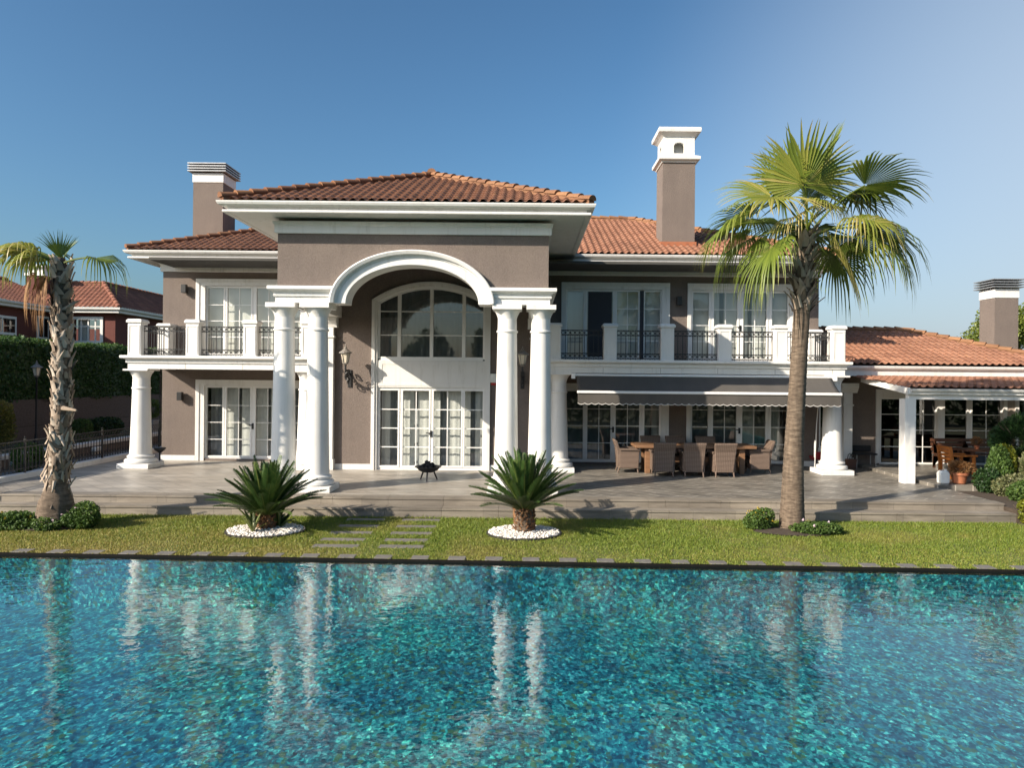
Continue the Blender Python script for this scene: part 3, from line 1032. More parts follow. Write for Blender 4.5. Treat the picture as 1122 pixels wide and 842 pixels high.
for (p0, p1, n) in PC:
    for z in (1.73, 1.19, 0.65):
        g.box(p0, p1, CY + 0.06, CY + 0.095, z - 0.014, z + 0.014)
    if n == 2:
        g.box((p0 + p1) / 2 - 0.013, (p0 + p1) / 2 + 0.013, CY + 0.0585, CY + 0.0965, 0.12, 2.27)
    q.add([(p0, CY + 0.078, 0.11), (p1, CY + 0.078, 0.11), (p1, CY + 0.078, 2.28), (p0, CY + 0.078, 2.28)], [(0, 1, 2, 3)])
g.build('glazing_bar', white_plastic, cw)
q.build('pane', glass, cw)
g = MB()
for a, c in ((-3.56, -3.25), (-3.14, -2.76), (-2.68, -2.50), (-2.32, -1.86), (-1.78, -1.62), (-1.48, -1.22), (-4.2, -3.95)):
    curtain_mesh(g, a, c, 0.05, 2.33, CY + 0.33)
g.build('curtain', curtain_m, cw, smooth=True)
g = MB()
curtain_mesh(g, CXC - 1.5, CXC + 1.5, 0.05, 2.33, CY + 0.62, 0.02, 0.16)
g.build('pane_backing_net', sheer_m, cw, smooth=True)
g = MB()
g.box(-2.75, -2.69, CY + 0.0, CY + 0.022, 0.95, 1.13)
g.box(-2.86, -2.72, CY - 0.03, CY - 0.006, 1.05, 1.075)
g.build('handle', dark_metal, cw)

# --- columns
def column(cx, cy, z0, z1, rb, rt, pl, half=False, sides=True):
    h = z1 - z0
    zc = z1 - 0.30 * min(1, h / 3.5)          # underside of the capital
    zb_ = z0 + 0.14                            # top of plinth
    base = 0.23
    c = MB()
    prof = []
    zs0 = zb_ + base
    n = 14
    for i in range(n + 1):
        u = i / n
        r = rb + (rt - rb) * (u ** 0.85)
        prof.append((r, zs0 + (zc - zs0) * u))
    c.lathe(cx, cy, prof, 40, cap=False)
    o = c.build('column', white, villa, smooth=True)
    p = MB()
    p.box(cx - pl, cx + pl, cy - pl, cy + pl, z0, zb_)
    p.build('plinth', white, o, bevel=0.012)
    m_ = MB()
    R2 = pl * 0.94
    tor = [(R2 * 0.90, zb_), (R2, zb_ + 0.02), (R2 * 1.0, zb_ + 0.09), (R2 * 0.93, zb_ + 0.115), (rb * 1.12, zb_ + 0.13), (rb * 1.10, zb_ + 0.15),
           (rb * 1.2, zb_ + 0.165), (rb * 1.2, zb_ + 0.205), (rb * 1.06, zb_ + 0.22), (rb, zs0 + 0.02)]
    m_.lathe(cx, cy, tor, 40, cap=False)
    m_.build('base_moulding', white, o, autosmooth=R(50))
    k = MB()
    nz = zc - 0.34
    k.lathe(cx, cy, [(rt * 1.0, nz), (rt * 1.14, nz + 0.015), (rt * 1.14, nz + 0.05), (rt * 1.0, nz + 0.065)], 40, cap=False)
    k.lathe(cx, cy, [(rt, zc - 0.02), (rt * 1.04, zc + 0.02), (rt * 1.12, zc + 0.07), (rt * 1.30, zc + 0.14), (rt * 1.48, zc + 0.19)], 40, cap=False)
    a = rt * 1.55
    k.box(cx - a, cx + a, cy - a, cy + a, zc + 0.19, z1 - 0.002)
    k.build('capital', white, o, autosmooth=R(40))
    return o
PCOL = [-5.64, -4.86, -0.46, 0.32]
for x in PCOL:
    column(x, 16.52, 0, 4.34, 0.287, 0.218, 0.42)
for x in (-11.05, -6.28, 0.92, 8.78):
    column(x, 20.38, 0, 2.82, 0.295, 0.225, 0.45)

# --- portico entablature, arch and upper wall
EC = -2.64
cor = [(-0.1, 4.48), (0.03, 4.48), (0.045, 4.51), (0.03, 4.525), (0.03, 4.565), (0.06, 4.575), (0.075, 4.60), (0.13, 4.62), (0.15, 4.64), (0.15, 4.70), (0.14, 4.715), (-0.1, 4.722)]
b = MB()
b.box(-5.78, EC - 1.53, PYF - 0.02, 16.85, 4.34, 4.66)
b.box(-5.78, -5.30, 16.85, CY, 4.34, 4.66)
b.sweep([(-5.78, CY - 0.02), (-5.78, PYF - 0.02), (EC - 1.79, PYF - 0.02)], cor, side=1)
b.build('entablature', white, villa)
b = MB()
b.box(EC + 1.53, 0.52, PYF - 0.02, 16.85, 4.34, 4.66)
b.box(0.04, 0.52, 16.85, CY, 4.34, 4.66)
b.sweep([(EC + 1.79, PYF - 0.02), (0.52, PYF - 0.02), (0.52, CY - 0.02)], cor, side=1)
b.build('entablature', white, villa)
b = MB()
prof = [(0.0, 16.82), (0.0, PYF - 0.024), (0.012, PYF - 0.034), (0.205, PYF - 0.034), (0.212, PYF - 0.06), (0.25, PYF - 0.065), (0.262, PYF - 0.14), (0.33, PYF - 0.17), (0.36, PYF - 0.16), (0.37, PYF - 0.12), (0.37, PYF + 0.05)]
n = 64
a0, b0 = 1.52, 0.89
vs, fs = [], []
for i in range(n + 1):
    t = PI * i / n
    for ro, y in prof:
        vs.append((EC - (a0 + ro) * math.cos(t), y, 4.338 + (b0 + ro * 0.92) * math.sin(t)))
m = len(prof)
for i in range(n):
    for k in range(m - 1):
        fs.append((i * m + k, i * m + k + 1, (i + 1) * m + k + 1, (i + 1) * m + k))
fs.append(tuple(range(m)))
fs.append(tuple(n * m + k for k in range(m - 1, -1, -1)))
b.add(vs, fs)
b.build('arch', white, villa, autosmooth=R(28))
b = MB()
xs = np.linspace(EC - 1.86, EC + 1.86, 61)
def zarch(x, ro=0.3):
    u = (x - EC) / (a0 + ro)
    return 4.40 + 0.0 if abs(u) >= 1 else max(4.40, 4.338 + (b0 + ro * 0.92) * math.sqrt(1 - u * u))
for y0, flip in ((PYF, 0), (16.75, 1)):
    for xa, xb in zip(xs[:-1], xs[1:]):
        za, zb_ = zarch(xa), zarch(xb)
        q = (0, 1, 2, 3) if not flip else (3, 2, 1, 0)
        b.add([(xa, y0, za), (xb, y0, zb_), (xb, y0, 6.2), (xa, y0, 6.2)], [q])
b.box(-5.74, EC - 1.86, PYF, 16.75, 4.66, 6.2)
b.box(EC + 1.86, 0.48, PYF, 16.75, 4.66, 6.2)
b.box(-5.74, -5.44, 16.75, WY + 0.2, 4.66, 6.2)
b.box(0.18, 0.48, 16.75, WY + 0.2, 4.66, 6.2)
b.box(-5.44, 0.18, 16.75, CY + 0.02, 5.86, 5.95)
b.build('portico_wall', stucco, villa)
# crown band under the soffits
crown = [(-0.02, 5.93), (0.05, 5.93), (0.06, 5.95), (0.06, 6.10), (0.09, 6.14), (0.10, 6.2), (-0.02, 6.2)]
b = MB()
b.sweep([(-5.74, WY), (-5.74, PYF), (0.48, PYF), (0.48, WY)], crown, side=1)
crownw = [(o_, z - 0.06) for o_, z in crown]
b.sweep([(-11.34, 24), (-11.34, WY), (-5.8, WY)], crownw, side=1)
b.sweep([(0.54, WY), (9.07, WY), (9.07, 24)], crownw, side=1)
b.build('cornice', white, villa)
# wall pilasters at the portico corners
for x0, x1 in ((-5.98, -5.49), (0.1, 0.55)):
    b = MB()
    b.box(x0, x1, CY - 0.16, CY + 0.02, 0.0, 4.05)
    b.box(x0 - 0.03, x1 + 0.03, CY - 0.19, CY + 0.02, 0.0, 0.3)
    b.box(x0 - 0.03, x1 + 0.03, CY - 0.19, CY + 0.02, 3.76, 3.81)
    b.prism([(CY + 0.02, 4.05), (CY - 0.16, 4.05), (CY - 0.19, 4.14), (CY - 0.26, 4.22), (CY - 0.26, 4.34), (CY + 0.02, 4.34)], 'X', x0 - 0.08, x1 + 0.1)
    b.build('pilaster', white, villa, bevel=0.006)

# --- roofs
def tile_slope(mb, O, U, V, ulen, vlen, planes, pu=0.205, pv=0.33, amp=0.044, step=0.026, seed=1):
    O, U, V = Vector(O), Vector(U).normalized(), Vector(V).normalized()
    N_ = U.cross(V).normalized()
    rr = random.Random(seed)
    nt_ = int(ulen / pu) + 1
    spt = 8
    us = [ulen * 0 + pu * i / spt for i in range(nt_ * spt + 1)]
    prof = []
    for u in us:
        c = (u / pu) % 1.0
        prof.append(amp * (math.sin(PI * min(c / 0.62, 1.0)) ** 0.8 if c < 0.62 else -0.22 * math.sin(PI * (c - 0.62) / 0.38)))
    rows = int(vlen / pv) + 1
    bm = bmesh.new()
    lay = bm.verts.layers.float.new('tint')
    tints = [[rr.gauss(0.5, 0.22) for _ in range(nt_ + 2)] for _ in range(rows)]
    lines = []
    for r_ in range(rows):
        for e in (0, 1):
            v = r_ * pv + e * pv
            ln = []
            for i, u in enumerate(us):
                h = prof[i] + (step if e == 0 else 0.0)
                p = O + U * u + V * v + N_ * h
                vt = bm.verts.new(p)
                vt[lay] = min(1, max(0, tints[r_][int(u / pu - 1e-6)]))
                ln.append(vt)
            lines.append(ln)
    for k in range(len(lines) - 1):
        A_, B_ = lines[k], lines[k + 1]
        for i in range(len(us) - 1):
            bm.faces.new((A_[i], A_[i + 1], B_[i + 1], B_[i]))
    # closed ends of the first course
    for co, no in planes:
        geom = bm.verts[:] + bm.edges[:] + bm.faces[:]
        bmesh.ops.bisect_plane(bm, geom=geom, dist=1e-5, plane_co=co, plane_no=no, clear_outer=True)
    bm.verts.ensure_lookup_table()
    bm.verts.index_update()
    o = len(mb.v)
    for v in bm.verts:
        mb.v.append(tuple(v.co))
        mb.t.append(v[lay])
    for f in bm.faces:
        mb.f.append(tuple(v.index + o for v in f.verts))
    bm.free()

def ridge_caps(mb, p, q, r=0.11, ln=0.36, seed=3):
    p, q = Vector(p), Vector(q)
    d = q - p
    L_ = d.length
    d.normalize()
    side = d.cross(Vector((0, 0, 1))).normalized()
    up = side.cross(d)
    rr = random.Random(seed)
    n = int(L_ / ln) + 1
    bw = r * 0.95
    b0_, b1_ = p - Vector((0, 0, 0.03)), q - Vector((0, 0, 0.03))
    mb.add([b0_ - side * bw - Vector((0, 0, 0.12)), b0_ + side * bw - Vector((0, 0, 0.12)), b0_ + side * bw * 0.8 + Vector((0, 0, 0.06)), b0_ - side * bw * 0.8 + Vector((0, 0, 0.06)),
            b1_ - side * bw - Vector((0, 0, 0.12)), b1_ + side * bw - Vector((0, 0, 0.12)), b1_ + side * bw * 0.8 + Vector((0, 0, 0.06)), b1_ - side * bw * 0.8 + Vector((0, 0, 0.06))],
           [(0, 1, 2, 3), (7, 6, 5, 4), (3, 2, 6, 7), (0, 3, 7, 4), (1, 5, 6, 2)], 0.3)
    for i in range(n):
        a, c = i * ln - 0.03, min((i + 1) * ln, L_ + 0.02)
        vs, fs = [], []
        t = min(1, max(0, rr.gauss(0.5, 0.25)))
        m_ = 8
        jit = rr.uniform(-0.012, 0.012)
        for (s_, rad, lift) in ((a, r * 1.12, 0.028), (c, r * 0.92, 0.0)):
            for k in range(m_ + 1):
                an = PI * k / m_
                vs.append(p + d * s_ + side * (rad * math.cos(an) + jit) + up * (rad * math.sin(an) * 0.9 + lift - 0.02))
        for k in range(m_):
            fs.append((k, k + 1, m_ + 2 + k, m_ + 1 + k))
        fs.append(tuple(range(m_ + 1)))
        mb.add(vs, fs, t)

# main roof
SL = 0.40
ex0, ex1, ey, ez = -12.18, 9.78, 21.50, 6.45
rise_len = math.hypot(1, SL)
ry = 27.4
rz = ez + SL * (ry - ey)
hx0, hx1 = ex0 + (ry - ey), ex1 - (ry - ey)
b = MB()
pl = [((ex0, ey, 0), Vector((-1, 1, 0)).normalized()), ((ex1, ey, 0), Vector((1, 1, 0)).normalized()), ((0, ry, 0), Vector((0, 1, 0)))]
c3 = pl + [((-2.6, 0, 0), Vector((1, 0, 0)))]
tile_slope(b, (ex0, ey, ez), (1, 0, 0), (0, 1, SL), ex1 - ex0, (ry - ey) * rise_len + 0.2, c3, seed=11)
rl = b.build('roof', tile_brown, villa, tint=True, autosmooth=R(50))
rl['label'] = 'dark brown tiled roof of the left wing'
b = MB()
tile_slope(b, (ex0, ey, ez), (1, 0, 0), (0, 1, SL), ex1 - ex0, (ry - ey) * rise_len + 0.2, pl + [((-2.6, 0, 0), Vector((-1, 0, 0)))], seed=12)
b2 = MB()
rr_ = b.build('roof', tile_orange, villa, tint=True, autosmooth=R(50))
rr_['label'] = 'bright orange tiled roof of the right wing'
b = MB()
by = 33.4
b.add([(ex0, ey, ez - 0.01), (hx0, ry, rz - 0.01), (ex0, by, ez - 0.01)], [(0, 1, 2)])
b.add([(ex1, ey, ez - 0.01), (hx1, ry, rz - 0.01), (ex1, by, ez - 0.01)], [(2, 1, 0)])
b.add([(ex0, by, ez - 0.01), (hx0, ry, rz - 0.01), (hx1, ry, rz - 0.01), (ex1, by, ez - 0.01)], [(0, 1, 2, 3)])
b.build('back_roof', tile_orange, villa, tint=True)
b = MB()
ridge_caps(b, (ex0 + 0.03, ey + 0.03, ez + 0.06), (hx0, ry, rz + 0.06), seed=4)
ridge_caps(b, (hx0, ry, rz + 0.05), (-2.6, ry, rz + 0.05), seed=5)
b.build('ridge_tile', cap_brown, rl, tint=True, smooth=False)
b = MB()
ridge_caps(b, (ex1 - 0.03, ey + 0.03, ez + 0.06), (hx1, ry, rz + 0.06), seed=6)
ridge_caps(b, (-2.6, ry, rz + 0.05), (hx1, ry, rz + 0.05), seed=7)
b.build('ridge_tile', cap_m, rr_, tint=True)
# central roof
cx0, cx1, cy, cz = -6.80, 1.43, 15.64, 6.53
CS = 0.415
cxm = (cx0 + cx1) / 2
chalf = (cx1 - cx0) / 2
cry = cy + chalf
crz = cz + CS * chalf
b = MB()
plc = [((cx0, cy, 0), Vector((-1, 1, 0)).normalized()), ((cx1, cy, 0), Vector((1, 1, 0)).normalized())]
tile_slope(b, (cx0, cy, cz), (1, 0, 0), (0, 1, CS), cx1 - cx0, chalf * math.hypot(1, CS) + 0.1, plc, seed=21)
cr = b.build('roof', tile_brown, villa, tint=True, autosmooth=R(50))
cr['label'] = 'brown tiled hipped roof over the portico'
b = MB()
yb = 26.2
b.add([(cx0, cy, cz), (cxm, cry, crz), (cxm, yb, crz), (cx0, yb, cz)], [(3, 2, 1, 0)])
b.add([(cx1, cy, cz), (cxm, cry, crz), (cxm, yb, crz), (cx1, yb, cz)], [(0, 1, 2, 3)])
b.build('back_roof', tile_brown, villa, tint=True)
b = MB()
ridge_caps(b, (cx0 + 0.03, cy + 0.03, cz + 0.07), (cxm, cry, crz + 0.06), seed=8)
b.build('ridge_tile', cap_brown, cr, tint=True)
b = MB()
ridge_caps(b, (cx1 - 0.03, cy + 0.03, cz + 0.07), (cxm, cry, crz + 0.06), seed=9)
ridge_caps(b, (cxm, cry - 0.1, crz + 0.09), (cxm, yb, crz + 0.06), seed=10)
b.build('ridge_tile', cap_m, cr, tint=True)
# soffits, fascias and gutters
gut = [(-0.08, -0.02), (-0.08, -0.26), (0.0, -0.262), (0.028, -0.255), (0.036, -0.235), (0.028, -0.205), (-0.05, -0.195), (-0.05, -0.125), (0.05, -0.118), (0.105, -0.095), (0.128, -0.05), (0.13, -0.02), (0.112, -0.016), (0.10, -0.05), (-0.02, -0.06)]
def eaves(path, zt_, name='gutter'):
    m_ = MB()
    m_.sweep(path, [(o_ - 0.07, zt_ + z) for o_, z in gut], side=1)
    return m_.build(name, white, villa)
eaves([(cx0, 21.4), (cx0, cy), (cx1, cy), (cx1, 21.38)], cz)
eaves([(ex0, 30), (ex0, ey), (cx0 + 0.9, ey)], ez)
eaves([(cx1 - 0.9, ey), (ex1, ey), (ex1, 30)], ez)
b = MB()
b.box(cx0 + 0.04, cx1 - 0.04, cy + 0.04, WY + 0.1, cz - 0.245, cz - 0.20)
b.box(ex0 + 0.04, cx0 + 0.035, ey + 0.04, 32, ez - 0.243, ez - 0.20)
b.box(cx1 - 0.035, ex1 - 0.04, ey + 0.04, 32, ez - 0.243, ez - 0.20)
b.build('soffit', white, villa)

# --- balconies
def balcony(path, x0, x1, posts, side_x, lbl):
    m_ = MB()
    pr = [(-0.35, 2.82), (0.0, 2.82), (0.0, 2.985), (0.012, 2.99), (0.04, 2.995), (0.04, 3.075), (0.05, 3.085), (0.06, 3.10), (0.14, 3.115), (0.155, 3.13), (0.155, 3.185), (0.145, 3.2), (-0.35, 3.2)]
    m_.sweep(path, pr, side=1)
    m_.box(x0, x1, 20.3, WY - 0.002, 2.85, 3.185)
    bal = m_.build('balcony', white, villa, bevel=0.004)
    bal['label'] = lbl
    xj = x0 + 1.62
    while xj < x1 - 0.3:
        p = MB()
        p.box(xj - 0.004, xj + 0.004, 20.0685, 20.08, 2.83, 2.98)
        p.build('panel_joint', slab_m, bal)
        xj += 1.62
    for (px, py) in posts:
        p = MB()
        w = 0.185
        p.box(px - w, px + w, py - w, py + w, 3.19, 4.13)
        p.plate(px - w + 0.03, px + w - 0.03, 3.24, 4.06, [(px - w + 0.055, px + w - 0.055, 3.27, 4.03)], py - w - 0.012, py - w + 0.002)
        q = w + 0.035
        p.box(px - q, px + q, py - q, py + q, 4.13, 4.19)
        p.add([(px - q, py - q, 4.19), (px + q, py - q, 4.19), (px + q, py + q, 4.19), (px - q, py + q, 4.19),
               (px - w, py - w, 4.235), (px + w, py - w, 4.235), (px + w, py + w, 4.235), (px - w, py + w, 4.235)],
              [(0, 1, 5, 4), (1, 2, 6, 5), (2, 3, 7, 6), (3, 0, 4, 7), (4, 5, 6, 7)])
        p.build('balcony_post', white, bal, bevel=0.008)
    return bal
def rail_panel(bal, a, c):
    """iron railing from plan point a to c"""
    a, c = Vector((a[0], a[1], 0)), Vector((c[0], c[1], 0))
    d = c - a
    L_ = d.length
    d.normalize()
    ax = 'Y' if abs(d.x) > 0.5 else 'X'
    m_ = MB()
    for z in (4.045, 3.90, 3.385, 3.235):
        q = a + Vector((0, 0, z))
        e = c + Vector((0, 0, z))
        r = 0.012
        m_.box(min(q.x, e.x) - (0 if ax == 'Y' else r), max(q.x, e.x) + (0 if ax == 'Y' else r), min(q.y, e.y) - (r if ax == 'Y' else 0), max(q.y, e.y) + (r if ax == 'Y' else 0), z - r, z + r)
    n = max(2, round(L_ / 0.138))
    for i in range(n + 1):
        p = a + d * (L_ * i / n)
        if 0 < i < n or True:
            m_.box(p.x - 0.008, p.x + 0.008, p.y - 0.008, p.y + 0.008, 3.2, 4.04)
        if i < n:
            pm = a + d * (L_ * (i + 0.5) / n)
            for z in (3.972, 3.31):
                m_.ring((pm.x, pm.y, z), 0.052, 0.008, ax, 12, 4)
    m_.build('railing', iron, bal)
pyb = 20.27
LP = [-11.11, -9.47, -7.84, -6.2]
bl = balcony([(-11.28, WY), (-11.28, 20.07), (-5.80, 20.07)], -11.27, -5.80, [(x, pyb) for x in LP] + [(-11.11, 21.9)], -11.11, 'left balcony over the garden door')
for xa, xb in zip(LP[:-1], LP[1:]):
    rail_panel(bl, (xa + 0.185, pyb), (xb - 0.185, pyb))
rail_panel(bl, (-11.11, pyb + 0.185), (-11.11, 21.72))
RP = [0.78, 2.36, 3.98, 5.61, 7.20, 8.83]
br_ = balcony([(0.54, 20.07), (9.0, 20.07), (9.0, WY)], 0.54, 8.99, [(x, pyb) for x in RP] + [(8.83, 21.9)], 8.83, 'long right balcony over the awning')
for xa, xb in zip(RP[:-1], RP[1:]):
    rail_panel(br_, (xa + 0.185, pyb), (xb - 0.185, pyb))
rail_panel(br_, (8.83, pyb + 0.185), (8.83, 21.72))

# --- chimneys
def louvre_chimney(x0, x1, y0, y1, z0, z1, lbl):
    c = MB()
    c.box(x0, x1, y0, y1, z0, z1 - 0.66)
    o = c.build('chimney', stucco, villa)
    o['label'] = lbl
    c = MB()
    c.box(x0 - 0.02, x1 + 0.02, y0 - 0.02, y1 + 0.02, z1 - 0.66, z1 - 0.34)
    c.build('chimney_collar', white, o, bevel=0.01)
    c = MB()
    c.box(x0 + 0.12, x1 - 0.12, y0 + 0.12, y1 - 0.12, z1 - 0.34, z1 - 0.03)
    c.build('flue', dark_metal, o)
    c = MB()
    for k in range(4):
        zz = z1 - 0.31 + k * 0.085
        e = 0.14
        c.add([(x0 - e, y0 - e, zz), (x1 + e, y0 - e, zz), (x1 + e, y1 + e, zz), (x0 - e, y1 + e, zz),
               (x0 - e, y0 - e, zz + 0.03), (x1 + e, y0 - e, zz + 0.03), (x1 + e, y1 + e, zz + 0.03), (x0 - e, y1 + e, zz + 0.03)],
              [(0, 3, 2, 1), (4, 5, 6, 7), (0, 1, 5, 4), (1, 2, 6, 5), (2, 3, 7, 6), (3, 0, 4, 7)])
    c.build('louvre', louvre_metal, o)
    return o
louvre_chimney(-11.33, -10.32, 24, 25.0, 6.6, 9.84, 'louvre capped chimney behind the left wing roof')
louvre_chimney(15.80, 16.60, 24, 24.8, 2.5, 6.19, 'louvre capped chimney on the low side roof')
c = MB()
qx0, qx1, qy0, qy1 = 4.30, 5.34, 22.76, 23.8
c.box(qx0, qx1, qy0, qy1, 6.2, 9.66)
ch = c.build('chimney', stucco, villa)
ch['label'] = 'tall chimney with white arched lantern cap beside the palm'
c = MB()
c.box(qx0 - 0.05, qx1 + 0.05, qy0 - 0.05, qy1 + 0.05, 6.85, 7.08)
c.build('flashing', terracotta, ch)
c = MB()
path = [(qx0, qy0), (qx1, qy0), (qx1, qy1), (qx0, qy1), (qx0, qy0)]
def loop_sweep(mb, prof):
    X0, X1, Y0, Y1 = qx0, qx1, qy0, qy1
    n_ = len(prof)
    vs, fs = [], []
    for (sx, sy) in ((0, 0), (1, 0), (1, 1), (0, 1)):
        for o_, z in prof:
            vs.append(((X1 + o_) if sx else (X0 - o_), (Y1 + o_) if sy else (Y0 - o_), z))
    for i in range(4):
        for k in range(n_ - 1):
            j = (i + 1) % 4
            fs.append((i * n_ + k, j * n_ + k, j * n_ + k + 1, i * n_ + k + 1))
    mb.add(vs, fs)
loop_sweep(c, [(-0.1, 9.62), (0.03, 9.62), (0.05, 9.66), (0.13, 9.70), (0.14, 9.72), (0.14, 9.80), (0.02, 9.86), (-0.3, 9.88)])
loop_sweep(c, [(-0.02, 10.46), (0.03, 10.50), (0.10, 10.56), (0.15, 10.58), (0.16, 10.66), (0.15, 10.72), (-0.2, 10.80), (-0.519, 10.86)])
# four arched openings between corner piers
zo, zp = 9.86, 10.48
t_ = 0.10
for (ax_, s_) in (('Y', qy0 + 0.02), ('Y', qy1 - 0.02 - t_), ('X', qx0 + 0.02), ('X', qx1 - 0.02 - t_)):
    m0, m1 = (qx0 + 0.02, qx1 - 0.02) if ax_ == 'Y' else (qy0 + 0.02, qy1 - 0.02)
    mm = (m0 + m1) / 2
    hw = 0.165
    za, zs_ = 9.93, 10.17
    N8 = 12
    pts = [(mm - hw + 2 * hw * i / N8, zs_ + 0.11 * math.sqrt(max(0, 1 - ((-1 + 2 * i / N8)) ** 2))) for i in range(N8 + 1)]
    e_ = 0.0 if ax_ == 'Y' else t_ + 0.003
    c.prism([(m0 + e_, zo), (mm - hw, zo), (mm - hw, zp), (m0 + e_, zp)], ax_, s_, s_ + t_)
    c.prism([(mm + hw, zo), (m1 - e_, zo), (m1 - e_, zp), (mm + hw, zp)], ax_, s_, s_ + t_)
    c.prism([(mm - hw, zo), (mm + hw, zo), (mm + hw, za), (mm - hw, za)], ax_, s_, s_ + t_)
    c.prism(pts + [(mm + hw, zp), (mm - hw, zp)], ax_, s_, s_ + t_)
c.box(qx0 + 0.3, qx1 - 0.3, qy0 + 0.3, qy1 - 0.3, 9.88, 10.4)
c.build('chimney_cap', white, ch)

# --- low side wing to the right
b = MB()
hA = (9.12, 9.70, 0.58, 2.36)
hB = (11.0, 12.86, 0.05, 2.18)
hC = (12.9, 14.9, 0.05, 2.18)
hD = (15.2, 17.2, 0.05, 2.18)
b.plate(9.072, 18.5, 0, 2.9, [hA, hB, hC, hD], WY + 0.004, WY + 0.3)
b.box(18.2, 18.5, WY + 0.3, 26, 0, 2.9)
b.build('side_wing_wall', stucco, villa)
b = MB()
b.box(9.3, 18.19, 26, 26.2, 0, 2.9)
b.build('room_partition', interior, villa)
b = MB()
b.box(9.1, 18.2, WY + 0.31, 26, 0.0, 0.125)
b.box(9.1, 18.2, WY + 0.31, 26, 2.5, 2.6)
b.build('room_floor', dark_wood, villa)
b = MB()
b.box(14.95, 15.19, WY - 0.02, WY + 0.02, 0.12, 2.5)
b.build('beige_pier', simple('beige_render', (0.42, 0.36, 0.31), None, 2, 0.9, 60, 0.3), villa)
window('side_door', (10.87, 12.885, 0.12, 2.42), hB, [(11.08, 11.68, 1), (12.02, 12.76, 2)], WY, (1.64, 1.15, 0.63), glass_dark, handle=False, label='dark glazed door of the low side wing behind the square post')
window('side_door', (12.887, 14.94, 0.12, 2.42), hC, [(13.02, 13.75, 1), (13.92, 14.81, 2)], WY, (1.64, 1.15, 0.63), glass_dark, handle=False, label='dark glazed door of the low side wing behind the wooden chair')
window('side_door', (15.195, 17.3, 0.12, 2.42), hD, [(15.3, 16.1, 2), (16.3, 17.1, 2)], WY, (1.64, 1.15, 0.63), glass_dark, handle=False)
b = MB()
b.plate(9.12, 9.70, 0.58, 2.36, [(9.17, 9.65, 0.63, 2.31)], WY + 0.03, WY + 0.1)
b.box(9.095, 9.73, WY - 0.05, WY + 0.003, 0.50, 0.575)
kw = b.build('kitchen_window', white_plastic, villa)
b = MB()
b.add([(9.16, WY + 0.07, 0.62), (9.66, WY + 0.07, 0.62), (9.66, WY + 0.07, 2.32), (9.16, WY + 0.07, 2.32)], [(0, 1, 2, 3)])
b.build('pane', glass_dark, kw)
b = MB()
b.box(9.085, 9.73, WY - 0.02, WY + 0.003, 0.03, 0.50)
b.build('window_apron', white, villa)
b = MB()
b.box(9.76, 10.03, WY - 0.28, WY, 0.0, 2.3)
b.box(9.72, 10.07, WY - 0.32, WY + 0.001, 0.0, 0.30)
b.box(9.73, 10.06, WY - 0.31, WY + 0.001, 1.9, 1.95)
b.prism([(WY, 2.3), (WY - 0.28, 2.3), (WY - 0.40, 2.48), (WY - 0.40, 2.6), (WY, 2.6)], 'X', 9.64, 10.17)
b.build('pilaster', white, villa, bevel=0.006)
# low hipped roof
le, lz = 21.0, 3.16
LS = 0.36
b = MB()
apx, apy = 12.95, 24.45
tile_slope(b, (9.2, le, lz), (1, 0, 0), (0, 1, LS), 8.2, (apy - le) * math.hypot(1, LS) + 0.15,
           [((9.09, 0, 0), Vector((-1, 0, 0))), ((apx + (apy - le), le, 0), Vector((1, 1, 0)).normalized()), ((0, apy, 0), Vector((0, 1, 0)))], seed=31)
lr = b.build('roof', tile_orange, villa, tint=True, autosmooth=R(50))
lr['label'] = 'orange tiled low roof of the side wing'
b = MB()
lzt = lz + LS * (apy - le)
ridge_caps(b, (apx + apy - le - 0.02, le + 0.02, lz + 0.06), (apx, apy, lzt + 0.06), seed=14)
ridge_caps(b, (9.1, apy, lzt + 0.05), (apx, apy, lzt + 0.05), seed=15)
b.build('ridge_tile', cap_m, lr, tint=True)
b = MB()
xe = apx + apy - le
b.add([(xe, le, lz - 0.01), (apx, apy, lzt - 0.01), (xe, 27.5, lz - 0.01)], [(0, 2, 1)])
b.add([(xe, 27.5, lz - 0.01), (apx, apy, lzt - 0.01), (9.1, apy, lzt - 0.01), (9.1, 27.5, lz - 0.01)], [(0, 3, 2, 1)])
b.build('back_roof', tile_orange, villa, tint=True)
b = MB()
lg = [(-0.1, 2.82), (0.0, 2.82), (0.0, 2.97), (0.015, 2.98), (0.015, 3.0), (0.07, 3.02), (0.10, 3.06), (0.11, 3.12), (0.09, 3.125), (0.08, 3.07), (-0.1, 3.07)]
b.sweep([(9.14, le + 0.05), (17.2, le + 0.05)], lg, side=1)
b.box(9.14, 17.1, le + 0.08, WY + 0.05, 2.84, 2.9)
b.build('gutter', white, villa)
